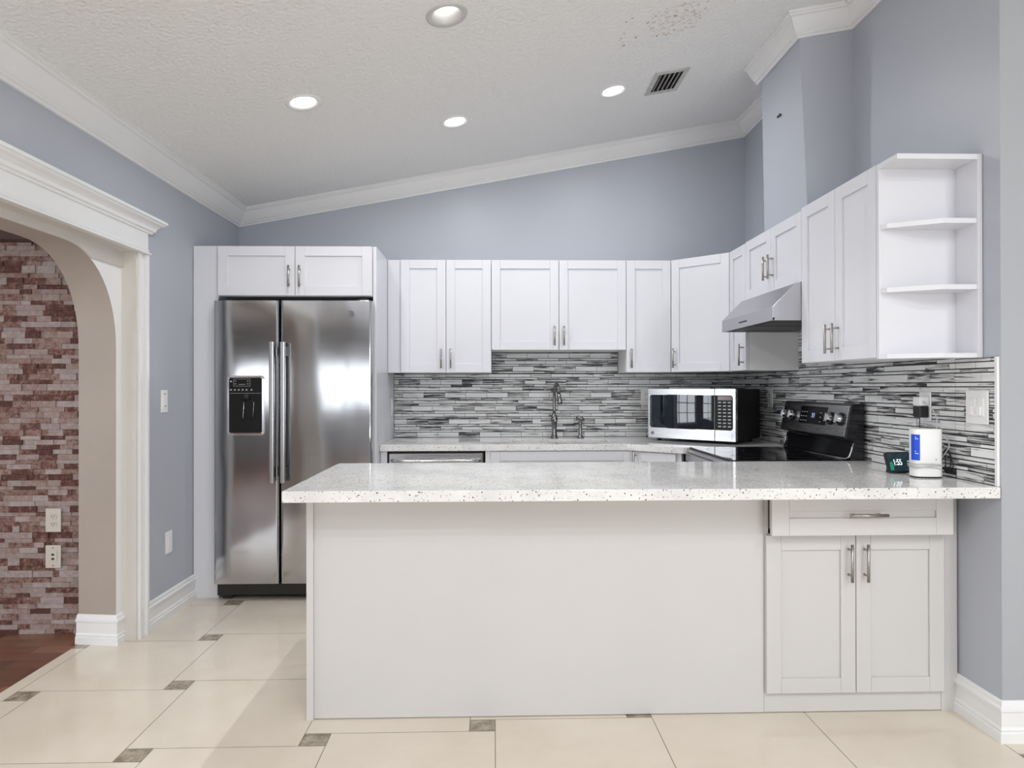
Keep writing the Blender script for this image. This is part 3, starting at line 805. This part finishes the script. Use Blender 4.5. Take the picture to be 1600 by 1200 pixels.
# ------------------------------------------------------------------ base run under the back counter
CT, CB = 0.914, 0.874
YBF = 4.300
t = thing('base_cabinet', 'white filler and corner of the base units left of the dishwasher', 'cabinet', (-0.716, YBF, 0))
MB().box(0, 0.042, 0, 0.02, 0.0, CB).build('filler_strip', M_CAB, t, bevel=0.001)
t = thing('dishwasher', 'stainless dishwasher front with bar handle under the back counter', 'dishwasher', (-0.672, YBF, 0))
MB().box(0.004, 0.606, 0.03, 0.55, 0.02, 0.865).build('body', M_BLACKM, t)
MB().box(0.008, 0.600, -0.005, 0.03, 0.10, 0.858).build('door', M_STEELL, t, bevel=0.006)
mb = MB()
pts = []
for k in range(21):
    f = k / 20; x = 0.030 + 0.55 * f; e = min(f, 1 - f); y = -0.005 - 0.045 * min(1, e / 0.12) ** 0.6; pts.append((x, y, 0.815))
mb.tube(pts, 0.012, 12); mb.build('handle', M_CHROME, t)
t = thing('sink_base_cabinet', 'white base cabinet under the sink with false drawer front', 'cabinet', (-0.056, YBF, 0))
MB().box(0.0, 0.035, 0, 0.02, 0.1, CB).box(0.035, 0.937, 0.002, 0.02, 0.1, CB).box(0.0, 0.937, 0.06, 0.08, 0.0, 0.1).box(0.0, 0.018, .02, .58, 0.0, CB).box(0.919, 0.937, .02, .58, 0.0, CB).build('carcass', M_CABIN, t, bevel=0.001)
shaker('false_drawer_front', t, 0.035, 0.932, 0.715, 0.868, y=-0.018)
for a, b, s in ((0.035, 0.482, 1), (0.485, 0.932, 0)):
    d = shaker('door', t, a, b, 0.105, 0.710, y=-0.018); bar_handle(d, (b - .03) if s else (a + .03), -0.018, 0.62)
# diagonal corner base
bx0, by0, bx1, by1 = 0.884, 4.298, 1.130, 4.078
bw = math.hypot(bx1 - bx0, by1 - by0); ba = math.atan2(by1 - by0, bx1 - bx0)
t = thing('base_cabinet', 'white base cabinet set diagonally in the corner beside the range', 'cabinet', (bx0, by0, 0), ba)
MB().box(0, bw, 0.002, 0.03, 0.1, CB).build('carcass', M_CABIN, t)
d = shaker('door', t, 0.006, bw - 0.03, 0.11, 0.866, y=-0.018); bar_handle(d, 0.030, -0.018, 0.80)

# back countertop with sink cut-out
outer = [(-0.716, YB - .012), (-0.716, 4.272), (0.84, 4.272), (1.128, 4.036), (XR - .012, 4.036), (XR - .012, YB - .012)]
hole = [(0.125, 4.42), (0.755, 4.42), (0.755, 4.665), (0.125, 4.665)]
hr_ = []
for i, (hx, hy) in enumerate(hole):
    sx_ = 1 if hx < 0.4 else -1; sy_ = 1 if hy < 4.5 else -1; r = 0.05
    a0 = {(1, 1): 180, (-1, 1): 270, (-1, -1): 0, (1, -1): 90}[(sx_, sy_)]
    for k in range(6): a = math.radians(a0 + 90 * k / 5); hr_.append((hx + sx_ * r + r * math.cos(a), hy + sy_ * r + r * math.sin(a)))
mb = MB(); rings = [outer, hr_]; flat = [p for r in rings for p in r]
for z in (CB, CT):
    vv = [mb.bm.verts.new((x, y, z)) for x, y in flat]
    for tr in tessellate_polygon([[Vector((x, y, 0)) for x, y in r] for r in rings]): mb._f([vv[i] for i in tr])
for r in rings:
    n = len(r); a = [mb.bm.verts.new((x, y, CB)) for x, y in r]; b = [mb.bm.verts.new((x, y, CT)) for x, y in r]
    for i in range(n): mb._f([a[i], a[(i + 1) % n], b[(i + 1) % n], b[i]])
bmesh.ops.remove_doubles(mb.bm, verts=mb.bm.verts, dist=0.0001)
tag(mb.build('countertop', M_QUARTZ, bevel=0.002), 'white speckled quartz countertop running along the back wall with the sink', 'countertop')
# sink
mb = MB(); mb.rrect(0.118, 0.762, 4.413, 4.672, 0.055, FZ, CB - 0.004, CB - 0.0005)
t = thing('sink', 'undermount stainless sink set in the back countertop', 'sink', (0.44, 4.54, CB - 0.2)); mb.bm.free()
mb = MB()
R1 = [(x - 0.44, y - 4.54) for x, y in hr_]
lv = [(1.02, 0.199), (1.0, 0.195), (0.96, 0.02), (0.90, 0.0)]
rg = [[mb.bm.verts.new((x * s, y * s, z)) for x, y in R1] for s, z in lv]
for a in range(3):
    for i in range(len(R1)): mb._f([rg[a][i], rg[a][(i + 1) % len(R1)], rg[a + 1][(i + 1) % len(R1)], rg[a + 1][i]], True)
mb._f(rg[-1]); mb.build('basin', M_STEELL, t)
mb = MB(); mb.lathe([(0.04, 0.001), (0.04, 0.004), (0.02, 0.002)]); mb.build('drain', M_CHROME, t)

# faucet
FXc, FYc = 0.424, 4.790
t = thing('faucet', 'dark metal gooseneck kitchen faucet with side lever behind the sink', 'faucet', (FXc, FYc, CT))
MB().lathe([(0.027, 0), (0.027, 0.006), (0.020, 0.018), (0.016, 0.05), (0.019, 0.10), (0.022, 0.115), (0.024, 0.135), (0.020, 0.158), (0.014, 0.166), (0.013, 0.172)]).build('body', M_DKMETAL, t)
pts = [(0, 0, 0.165)]; rs = [0.0125]
for k in range(5): pts.append((0, 0, 0.20 + 0.022 * k)); rs.append(0.0115)
for k in range(1, 13):
    a = PI * k / 13; pts.append((0.010 * (1 - math.cos(a)) * 0.9, -0.075 * (1 - math.cos(a)), 0.30 + 0.082 * math.sin(a))); rs.append(0.011)
MB().tube(pts, rs, 14).build('spout', M_DKMETAL, t)
ex, ey, ez = pts[-1]
MB().tube([(ex, ey, ez), (ex + .003, ey - .005, ez - .03), (ex + .006, ey - .01, ez - .065), (ex + .007, ey - .012, ez - .078)], [0.012, 0.015, 0.019, 0.017], 16).build('spray_head', M_DKMETAL, t)
mb = MB(); mb.cyl((0, -0.008, 0.127), (0, -0.034, 0.127), 0.013, 0.010).tube([(0.0, -0.030, 0.127), (-0.04, -0.030, 0.124), (-0.10, -0.028, 0.122)], [0.007, 0.0055, 0.0048], 10)
mb.build('lever', M_DKMETAL, t)
t = thing('side_sprayer', 'short dark metal side sprayer beside the kitchen faucet', 'sprayer', (0.608, 4.785, CT))
MB().lathe([(0.025, 0), (0.024, 0.006), (0.014, 0.018), (0.011, 0.04), (0.0125, 0.10), (0.014, 0.118)]).build('stem', M_DKMETAL, t)
MB().tube([(-0.028, 0, 0.138), (-0.015, -0.004, 0.142), (0.005, -0.008, 0.136), (0.028, -0.012, 0.126)], [0.012, 0.017, 0.015, 0.010], 14).build('spray_head', M_DKMETAL, t)

# ------------------------------------------------------------------ mosaic backsplashes
ROWS = [0.037, 0.015, 0.025, 0.0175]
tag(tile_object('mosaic_backsplash', [(-0.716, XR - .001, CT, 1.3725), (-0.014, 0.893, 1.3725, 1.5235)], lambda s, t, d: (s, YB - 0.0005 - d, t), 0.0035, ROWS, (0.149, 0.153), M_SPLASH, M_GROUT, gap=0.0024, vgap=0.0044),
    'grey striped mosaic tile backsplash on the back wall behind the sink', 'backsplash')
tag(tile_object('mosaic_backsplash', [(2.425, 2.640, CT, 1.3835), (2.640, 3.262, CT, 1.3875), (3.262, 4.022, CT, 1.598), (4.022, YB - .008, CT, 1.3715)], lambda s, t, d: (XR - 0.0005 - d, s, t), 0.0035, ROWS, (0.149, 0.153), M_SPLASH, M_GROUT, gap=0.0024, vgap=0.0044),
    'grey striped mosaic tile backsplash on the right wall behind the range', 'backsplash')
t = thing('tile_edge_strip', 'thin white edge strip ending the mosaic at the wall corner', 'edge strip', (XR - 0.010, 2.412, CT))
MB().box(0, 0.0095, 0.0, 0.012, 0, 0.47).build('strip', M_TRIM, t)

# ------------------------------------------------------------------ range
RY0, RY1, RX0 = 3.270, 4.026, 1.130
RW = RY1 - RY0
t = thing('range', 'black and stainless electric range with raised back control panel', 'stove', (RX0, RY1, 0), RZ)   # local x to the viewer, local y to the wall
RD = XR - .012 - RX0
MB().box(0.002, RW - 0.002, 0.05, RD, 0.02, 0.885).build('body', M_BLACKM, t)
MB().box(0.0, RW, 0.016, RD - 0.03, 0.885, 0.908).build('cooktop_frame', M_STEELL, t, bevel=0.003)
ck = MB().box(0.014, RW - 0.014, 0.030, RD - 0.05, 0.907, 0.9175).build('cooktop', mat('ceran_glass', (0.006, 0.006, 0.008), 0.06, spec=0.35), t, bevel=0.002)
for bxx, byy, br in ((0.2, 0.18, 0.10), (0.55, 0.18, 0.08), (0.2, 0.45, 0.08), (0.55, 0.45, 0.10)):
    mb = MB(); n = 36
    R = [[mb.bm.verts.new((bxx + r * math.cos(2 * PI * i / n), byy + r * math.sin(2 * PI * i / n), 0.9178)) for i in range(n)] for r in (br, br + 0.003)]
    for i in range(n): mb._f([R[0][i], R[0][(i + 1) % n], R[1][(i + 1) % n], R[1][i]])
    mb.build('burner_ring', mat('burner_ring_print', (0.05, 0.05, 0.055), 0.3), ck)
MB().box(0.002, RW - .002, 0.010, 0.05, 0.835, 0.884).build('front_fascia', M_STEELL, t, bevel=0.004)
dd_ = MB().box(0.004, RW - .004, 0.008, 0.05, 0.23, 0.825).build('oven_door', M_STEELL, t, bevel=0.004)
MB().box(0.10, RW - .10, 0.004, 0.009, 0.35, 0.70).build('oven_window', M_GLASSDK, dd_)
MB().cyl((0.05, -0.035, 0.785), (RW - .05, -0.035, 0.785), 0.012).cyl((0.08, 0.01, 0.785), (0.08, -0.035, 0.785), 0.009).cyl((RW - .08, 0.01, 0.785), (RW - .08, -0.035, 0.785), 0.009).build('oven_handle', M_STEELL, dd_)
MB().box(0.004, RW - .004, 0.010, 0.05, 0.06, 0.22).build('storage_drawer', M_STEELL, t, bevel=0.004)
# raised back: profile in local (y, z)
def lx(x): return x - RX0
prof = [(lx(1.806), 0.900), (lx(1.742), 0.900), (lx(1.736), 0.925), (lx(1.757), 1.004), (lx(1.712), 1.022), (lx(1.744), 1.186), (lx(1.752), 1.191), (lx(1.806), 1.191)]
bg_ = MB().prism(prof, FX, 0.0, RW).build('backguard', M_BLACK, t, bevel=0.003)
# control fascia laid on the sloping face
cdir = Vector((0, lx(1.744) - lx(1.712), 1.186 - 1.022)).normalized(); nrm = Vector((0, -cdir.z, cdir.y))
org = Vector((0, lx(1.712), 1.022)); Hc = 0.167
def on_face(a, b, h): return tuple(org + Vector((a, 0, 0)) + cdir * b + nrm * h)
def face_box(m_, a0, a1, b0, b1, h0, h1):
    v = [m_.bm.verts.new(on_face(a, b, h)) for a in (a0, a1) for b in (b0, b1) for h in (h0, h1)]
    for q in ((0, 1, 3, 2), (4, 6, 7, 5), (0, 4, 5, 1), (2, 3, 7, 6), (0, 2, 6, 4), (1, 5, 7, 3)): m_._f([v[i] for i in q])
m_ = MB(); face_box(m_, 0.012, RW - 0.012, 0.006, Hc - 0.006, 0.0005, 0.004); m_.build('control_fascia', M_STEELL, bg_, bevel=0.001)
m_ = MB(); face_box(m_, 0.235, 0.535, 0.052, Hc - 0.020, 0.004, 0.0062); m_.build('display_glass', M_BLACK, bg_)
m_ = MB(); 
for q in range(2):
    a = 0.375 + q * 0.02
    for s0, s1, b0, b1 in ((0, .012, 0.088, .0905), (0, .012, .098, .1005), (0, .012, .108, .1105), (0.010, .0125, .09, .11)): face_box(m_, a + s0, a + s1, b0, b1, 0.0062, 0.0066)
m_.build('display_digits', M_DIGITB, bg_)
for a in range(4):
    for b in range(3):
        m_ = MB(); a0 = 0.250 + a * 0.028 if a < 3 else 0.468
        face_box(m_, a0, a0 + 0.016, 0.066 + b * 0.024, 0.069 + b * 0.024, 0.0062, 0.0066); m_.build('key', M_ICON, bg_)
for a in (0.055, 0.150, 0.590, 0.690):
    m_ = MB(); c0 = Vector(on_face(a, 0.092, 0.004)); c1 = Vector(on_face(a, 0.092, 0.012)); c2 = Vector(on_face(a, 0.092, 0.034))
    m_.cyl(c0, c1, 0.033, 0.033, 28); k_ = m_.build('knob', M_BLACK, bg_)
    m_ = MB(); m_.cyl(c1, c2, 0.026, 0.021, 28); face_box(m_, a - 0.005, a + 0.005, 0.070, 0.114, 0.034, 0.041)
    m_.build('knob_cap', M_CHROME, bg_, bevel=0.001)
mb = MB(); mb.tube([(RW - .004, lx(1.752), 1.000), (RW - .004, lx(1.742), 0.96), (RW - .006, lx(1.733), 0.932), (RW - .02, lx(1.725), 0.921), (RW - .12, lx(1.722), 0.9195), (0.12, lx(1.722), 0.9195), (0.02, lx(1.725), 0.921), (.006, lx(1.733), 0.932), (0.004, lx(1.742), 0.96), (0.004, lx(1.752), 1.0)], 0.004, 8)
mb.build('chrome_edge', M_CHROME, t)

# range hood
t = thing('range_hood', 'stainless under-cabinet range hood with sloping front above the range', 'range hood', (1.36, 4.020, 1.600), RZ)
HW = 0.734; Lx = lambda x: x - 1.36
prof = [(Lx(1.816), 0.184), (Lx(1.478), 0.184), (0.0, 0.066), (0.0, 0.0), (0.012, 0.0), (0.012, 0.012), (Lx(1.816), 0.012)]
MB().prism(prof, FX, 0.0, HW).build('shell', M_HOOD, t, bevel=0.0015)
for a0 in (0, HW - .004): MB().box(a0, a0 + .004, 0.0, Lx(1.816), 0.0, 0.014).build('bottom_lip', M_HOOD, t)
for a0, a1 in ((0.03, HW / 2 - .01), (HW / 2 + .01, HW - .03)): MB().box(a0, a1, 0.05, 0.40, 0.004, 0.011).build('grease_filter', mat('filter_mesh', (0.10, 0.10, 0.10), 0.5, 0.8, noise=0.4, nscale=120), t)
mb = MB()
for k in range(5): mb.box(0.285 + k * 0.022, 0.301 + k * 0.022, -0.003, 0.001, 0.026, 0.034)
mb.build('buttons', M_BLACK, t)

# ------------------------------------------------------------------ microwave on the corner counter
ma = math.atan2(4.16 - 4.58, 1.49 - 1.043)
t = thing('microwave', 'stainless countertop microwave with black sides standing diagonally in the corner', 'microwave', (1.043, 4.575, CT), ma)
MW, MZ0, MZ1, MD = 0.612, 0.020, 0.347, 0.395
MB().box(0.004, MW - 0.004, 0.030, MD, MZ0 + .002, MZ1 - .002).build('body', mat('microwave_black', (0.006, 0.006, 0.007), 0.5, spec=0.2), t, bevel=0.006)
for fx in (0.05, MW - .05):
    for fy in (0.06, MD - .05): MB().cyl((fx, fy, 0), (fx, fy, MZ0 + .004), 0.014).build('foot', M_RUBBER, t)
XS = 0.478
# door frame with a window opening, a little bowed
def frame_ring(m_, x0, x1, z0, z1, u0, u1, w0, w1, y0, y1):
    Rb = ringpts(u0, u1, w0, w1, 0.018)
    out = []
    for (x, z) in Rb:
        cx, cz = (x0 + x1) / 2, (z0 + z1) / 2
        dx_, dz_ = x - (u0 + u1) / 2, z - (w0 + w1) / 2
        s = min(((x1 - x0) / 2) / abs(dx_) if dx_ else 1e9, ((z1 - z0) / 2) / abs(dz_) if dz_ else 1e9)
        out.append(((x0 + x1) / 2 + dx_ * s, (z0 + z1) / 2 + dz_ * s))
    corners = [(x1, z1), (x0, z1), (x0, z0), (x1, z0)]
    for c in corners:
        i = min(range(len(out)), key=lambda i: (out[i][0] - c[0]) ** 2 + (out[i][1] - c[1]) ** 2); out[i] = c
    lay = [[m_.bm.verts.new((x, y, z)) for x, z in P_] for P_, y in ((out, y1), (out, y0), (Rb, y0), (Rb, y1))]
    n_ = len(Rb)
    for a in range(3):
        for i in range(n_): m_._f([lay[a][i], lay[a][(i + 1) % n_], lay[a + 1][(i + 1) % n_], lay[a + 1][i]])
m_ = MB(); frame_ring(m_, 0.0, MW, MZ0, MZ1, 0.014, MW - 0.016, 0.088, 0.307, -0.002, 0.030)
dm = m_.build('front_frame', M_STEELL, t)
# glass window, gently convex
mb = MB(); nx, nz = 24, 8; V_ = []
for i in range(nx + 1):
    for j in range(nz + 1):
        a, b = i / nx, j / nz; x = 0.014 + (XS - 0.010 - 0.014) * a; z = 0.086 + 0.223 * b
        V_.append(mb.bm.verts.new((x, 0.008 - 0.012 * math.sin(PI * a) ** 0.7 * 1.0 - 0.002 * math.sin(PI * b), z)))
for i in range(nx):
    for j in range(nz): mb._f([V_[i * (nz + 1) + j], V_[(i + 1) * (nz + 1) + j], V_[(i + 1) * (nz + 1) + j + 1], V_[i * (nz + 1) + j + 1]], True)
mb.build('door_window', M_GLASSDK, t)
MB().box(XS - .004, XS, -0.0035, 0.004, MZ0, MZ1).build('door_gap', M_BLACK, t)
MB().box(XS - 0.008, MW - 0.014, 0.000, 0.010, 0.086, 0.309).build('control_panel', M_DISP, t)
MB().box(XS + .018, MW - .022, -0.0015, 0.0, 0.276, 0.302).build('display', mat('microwave_display', (0.10, 0.03, 0.025), 0.1), t)
mb = MB()
for r in range(8):
    for c in range(3):
        x = XS + 0.020 + c * 0.032; z = 0.258 - r * 0.0215; mb.box(x, x + 0.020, -0.0015, 0.0, z, z + 0.0075)
mb.build('keypad', M_GREYINK, t)
MB().rrect(XS + .016, MW - .022, 0.032, 0.074, 0.003, FXZ, -0.005, -0.001).build('door_button', M_STEELL, t, bevel=0.001)
mb = MB(); mb.cyl((0.032, -0.002, 0.052), (0.032, -0.0045, 0.052), 0.0125, n=28); b_ = mb.build('badge', M_SLOT, t)
mb = MB(); mb.tube([(0.032 + 0.0115 * math.cos(a * PI / 14), -0.005, 0.052 + 0.0115 * math.sin(a * PI / 14)) for a in range(29)], 0.0011, 6)
curl(mb, 0.032, 0.052, 0.0075, -0.005)
mb.build('badge_emblem', M_WHITEINK, b_)

# ------------------------------------------------------------------ peninsula
PY, PYB = 2.636, 3.240
t = thing('peninsula', 'plain white peninsula base with a finished end panel, under the front counter', 'kitchen island', (-0.72, PY, 0))
MB().box(0.026, 1.773, 0.0, PYB - PY, 0.003, CB).build('body', M_PEN, t, bevel=0.001)
MB().box(0.0, 0.0265, -0.012, PYB - PY + .01, 0.0, CB).build('end_panel', M_PEN, t, bevel=0.0015)
t = thing('base_cabinet', 'white cabinet at the right end of the peninsula with slightly open drawer', 'cabinet', (1.054, PY, 0))
CWd = 0.704
mb = MB(); mb.box(0.0, CWd, 0.001, 0.02, 0.003, 0.700).box(0, 0.018, 0.02, PYB - PY, 0.003, CB).box(CWd - .018, CWd, 0.02, PYB - PY, 0.003, CB).box(0.018, CWd - .018, PYB - PY - .02, PYB - PY, 0.003, CB)
mb.box(0.0, 0.018, 0.001, 0.02, 0.7, CB).box(CWd - .018, CWd, 0.001, 0.02, 0.7, CB)
mb.build('carcass', M_PEN, t, bevel=0.001)
MB().box(CWd, CWd + 0.064, -0.002, 0.02, 0.0, CB).build('filler_strip', M_PEN, t, bevel=0.001)
for a, b, s in ((0.002, 0.3525, 1), (0.3555, 0.704, 0)):
    d = shaker('door', t, a, b, 0.084, 0.698, m=M_PEN); bar_handle(d, (b - .028) if s else (a + .032), -0.021, 0.594, L=0.145)
OPN = 0.055
d = shaker('drawer', t, 0.002, 0.704, 0.708, 0.868, y=-0.021 - OPN, m=M_PEN, fr=0.066); bar_handle(d, 0.362, -0.021 - OPN, 0.789, vertical=False, L=0.145)
MB().box(0.024, 0.034, -OPN, 0.45, 0.72, 0.85).box(CWd - .034, CWd - .024, -OPN, 0.45, 0.72, 0.85).box(0.034, CWd - .034, -OPN, 0.45, 0.72, 0.73).box(0.034, CWd - .034, 0.44, 0.45, 0.73, 0.85).build('drawer_box', mat('drawer_birch', (0.50, 0.47, 0.43), 0.5, noise=0.05), d)
mb = MB(); mb.box(-0.742, XR - .012, 2.393, 3.262, CB, CT)
tag(mb.build('countertop', M_QUARTZ, bevel=0.002), 'long white speckled quartz countertop on top of the peninsula in front', 'countertop')


# ------------------------------------------------------------------ plates, switches, outlets
def wall_plate(name, label, cat, loc, rotz, w, h, kind, m=None, group=None):
    """local: x across, z up, faces -y; loc is the plate centre on the wall"""
    m = m or M_PLATE
    t = thing(name, label, cat, loc, rotz, group)
    MB().box(-w / 2, w / 2, -0.006, 0, -h / 2, h / 2).build('cover_plate', m, t, bevel=0.0025)
    if kind == 'duplex':
        for s in (-1, 1):
            mb = MB(); mb.rrect(-0.017, 0.017, s * 0.020 - 0.0145, s * 0.020 + 0.0145, 0.010, FXZ, -0.0085, -0.005); o = mb.build('socket', m, t)
            MB().box(-0.008, -0.0055, -0.0092, -0.0084, s * 0.020 - 0.002, s * 0.020 + 0.008).box(0.0055, 0.008, -0.0092, -0.0084, s * 0.020 - 0.002, s * 0.020 + 0.008).box(-0.002, 0.002, -0.0092, -0.0084, s * 0.020 - 0.010, s * 0.020 - 0.006).build('slots', M_SLOT, o)
    elif kind == 'decora':
        MB().rrect(-0.0165, 0.0165, -0.033, 0.033, 0.002, FXZ, -0.0085, -0.005).build('socket', m, t)
    elif kind == 'dimmer':
        MB().rrect(-0.0165, 0.0165, -0.040, 0.040, 0.002, FXZ, -0.009, -0.005).build('switch', m, t)
        MB().box(-0.011, 0.006, -0.0098, -0.0055, 0.040, 0.043).build('indicator', M_SLOT, t); MB().box(-0.006, 0.006, -0.011, -0.0088, -0.028, -0.023).build('slide_knob', M_SLOT, t)
    elif kind == 'twin':
        for s in (-1, 1):
            o = MB().box(s * 0.023 - 0.016, s * 0.023 + 0.016, -0.0085, -0.005, -0.033, 0.033).build('switch', m, t, bevel=0.001)
            MB().box(s * 0.023 - 0.012, s * 0.023 + 0.006, -0.0145, -0.008, -0.030, 0.004).build('slider', m, o, bevel=0.001)
    elif kind == 'jack':
        MB().rrect(-0.020, 0.020, -0.030, 0.030, 0.002, FXZ, -0.008, -0.005).build('insert', m, t)
        MB().box(-0.007, 0.007, -0.0088, -0.0078, 0.006, 0.016).box(-0.007, 0.007, -0.0088, -0.0078, -0.016, -0.006).build('jack_opening', M_SLOT, t)
        for z in (-.046, .046): MB().cyl((0, -0.006, z), (0, -0.0075, z), 0.003, n=10).build('screw', M_SLOT, t)
    return t


PXR = XR - 0.0075
wall_plate('light_switch', 'white dimmer switch on the blue-grey left wall beside the arch casing', 'switch', (XL, 3.800, 1.200), PI / 2, 0.074, 0.124, 'dimmer')
wall_plate('wall_outlet', 'white outlet low on the blue-grey left wall above the baseboard', 'outlet', (XL, 3.853, 0.412), PI / 2, 0.074, 0.122, 'decora')
wall_plate('wall_outlet', 'beige outlet on the stone wall, upper of the two plates', 'outlet', (-2.281, 3.584, 0.591), 0, 0.078, 0.122, 'duplex', M_ALMOND)
wall_plate('phone_jack', 'beige jack plate on the stone wall, lower of the two plates', 'wall jack', (-2.281, 3.584, 0.403), 0, 0.078, 0.118, 'jack', M_ALMOND)
wall_plate('light_switch', 'white double switch plate on the mosaic at the near end of the right wall', 'switch', (PXR, 2.512, 1.198), RZ, 0.118, 0.126, 'twin')
wall_plate('wall_outlet', 'white outlet with chargers plugged in above the white router', 'outlet', (PXR, 2.820, 1.192), RZ, 0.075, 0.122, 'duplex')
wall_plate('wall_outlet', 'white outlet on the right wall mosaic between the microwave and the range', 'outlet', (PXR, 4.430, 1.198), RZ, 0.075, 0.122, 'duplex')
wall_plate('wall_outlet', 'white outlet on the back wall mosaic just left of the microwave', 'outlet', (1.098, YB - 0.0075, 1.200), 0, 0.076, 0.120, 'duplex')
wall_plate('wall_outlet', 'white outlet on the inner side panel at the left end of the back counter', 'outlet', (-0.718, 4.790, 1.135), PI / 2, 0.074, 0.122, 'decora')

# chargers
t = thing('charger', 'white plug-in charger in the upper socket above the router', 'charger', (PXR - 0.008, 2.812, 1.212), RZ)
MB().box(-0.022, 0.026, -0.040, 0, -0.016, 0.020).build('housing', M_PLATE, t, bevel=0.003)
t = thing('charger', 'small black plug-in charger under the white one', 'charger', (PXR - 0.008, 2.812, 1.170), RZ)
MB().box(-0.024, 0.024, -0.040, 0, -0.024, 0.023).build('housing', M_BLACKM, t, bevel=0.005)

# router
RXc, RYc = 1.722, 2.672
t = thing('router', 'white upright router with blue label and cable wrapped around it', 'router', (RXc, RYc, CT), -0.10)
def ell(m_, a, b, z0, z1, e=0.55, n=40):
    pts = []
    for k in range(n):
        th = 2 * PI * k / n; c, s_ = math.cos(th), math.sin(th)
        pts.append((a * math.copysign(abs(c) ** e, c), b * math.copysign(abs(s_) ** e, s_)))
    return m_.prism(pts, FZ, z0, z1, True)
ell(MB(), 0.0545, 0.036, 0.006, 0.193).build('housing', M_ROUTER, t, bevel=0.003)
ell(MB(), 0.053, 0.035, 0.0, 0.006).build('base', M_BLACKM, t)
# label wraps the left front corner
def on_router(th, z, off):
    th = math.radians(th); c, s_ = math.cos(th), math.sin(th)
    return ((0.0545 + off) * math.copysign(abs(c) ** .55, c), (0.036 + off) * math.copysign(abs(s_) ** .55, s_), z)
def wrap(m_, t0, t1, z0, z1, off, n=10):
    A_ = [m_.bm.verts.new(on_router(t0 + (t1 - t0) * k / n, z0, off)) for k in range(n + 1)]; B_ = [m_.bm.verts.new(on_router(t0 + (t1 - t0) * k / n, z1, off)) for k in range(n + 1)]
    for i in range(n): m_._f([A_[i], A_[i + 1], B_[i + 1], B_[i]], True)
mb = MB(); wrap(mb, 180, 240, 0.070, 0.172, 0.0006); mb.build('blue_label', M_BLUE, t)
mb = MB()
for z, a0, a1 in ((0.160, 206, 216), (0.154, 206, 230), (0.104, 206, 216), (0.096, 206, 232)): wrap(mb, a0, a1, z, z + 0.0022, 0.0010, 4)
mb.build('label_print', M_WHITEINK, t)
mb = MB(); mb.cyl((0.022, -0.0355, 0.074), (0.022, -0.0368, 0.074), 0.0035, n=12); mb.build('light', M_GREYINK, t)
# white cable wrapped round the router, loops then up to the charger
def loop(z, tilt, ph, sc=1.0, a0=0, a1=360, n=36):
    out = []
    for k in range(n + 1):
        th = math.radians(a0 + (a1 - a0) * k / n + ph); c, s_ = math.cos(th), math.sin(th)
        out.append((RXc + 0.059 * sc * math.copysign(abs(c) ** .6, c), RYc + 0.040 * sc * math.copysign(abs(s_) ** .6, s_), CT + z + tilt * c + 0.003 * math.sin(3 * th)))
    return out
mb = MB()
for z, tl, ph, sc in ((0.046, 0.004, 0, 1.0), (0.040, -0.010, 30, 1.02), (0.054, -0.006, 70, 1.04)): mb.tube(loop(z, tl, ph, sc), 0.0022, 8)
mb.tube([(1.785, 2.782, 1.214), (1.790, 2.765, 1.205), (1.800, 2.745, 1.180), (1.803, 2.722, 1.145), (1.803, 2.727, 1.105), (1.803, 2.712, 1.093), (1.805, 2.655, 1.058), (1.805, 2.652, 1.036), (1.803, 2.675, 1.006), (1.800, 2.688, 0.990), (1.790, 2.712, 0.984), (1.772, 2.720, 0.970)], 0.0024, 8)
tag(mb.build('white_cable', mat('cable_white', (0.52, 0.52, 0.51), 0.4)), 'white cable looped around the router and up to the charger', 'cable')
mb = MB()
mb.tube([(1.788, 2.812, 1.148), (1.788, 2.812, 1.12), (1.790, 2.808, 1.05), (1.798, 2.78, 0.99), (1.806, 2.72, 0.96), (1.808, 2.68, 0.955)], 0.0018, 8)
for k, (rx, rz, cz) in enumerate(((0.026, 0.040, 0.985), (0.034, 0.030, 0.970), (0.018, 0.048, 0.978))):
    mb.tube([(1.809 + 0.003 * math.sin(a * 2 + k), 2.676 - k * 0.004 + rx * math.cos(a), cz + rz * math.sin(a)) for a in [2 * PI * i / 24 for i in range(25)]], 0.0018, 7)
tag(mb.build('black_cable', M_RUBBER), 'coiled black cable hanging behind the router from the black charger', 'cable')

# smart display
t = thing('smart_display', 'small black smart display showing the time beside the router', 'smart display', (1.694, 2.785, CT), 0.12)
tl = math.radians(22)
def tilt(m_): return m_.xform(Matrix.Translation((0, 0, 0.004)) @ Matrix.Rotation(-tl, 4, 'X'))
tilt(MB().rrect(-0.058, 0.058, 0.0, 0.088, 0.010, FXZ, -0.004, 0.006)).build('screen_housing', M_BLACKM, t, bevel=0.002)
tilt(MB().rrect(-0.052, 0.052, 0.006, 0.082, 0.004, FXZ, -0.0048, -0.0039)).build('screen', M_SCREEN, t)
m_ = MB(); pts = [(-0.050, 0.010), (-0.034, 0.010), (-0.030, 0.030), (-0.036, 0.048), (-0.046, 0.042)]; m_.prism(pts, FXZ, -0.0052, -0.0047); tilt(m_).build('screen_picture', M_SCREENG, t)
text_mesh('time_digits', '1:55', 0.036, M_DIGIT, t, Matrix.Translation((0, 0, 0.004)) @ Matrix.Rotation(-tl, 4, 'X') @ Matrix.Translation((-0.010, -0.0055, 0.042)) @ FRONT @ Matrix.Diagonal((0.66, 1, 1, 1)))
m_ = MB(); m_.prism([(0.012, 0.0), (0.052, 0.0), (0.038, 0.055), (0.032, 0.055)], FX, -0.035, 0.035); m_.build('stand', M_BLACKM, t, bevel=0.004)
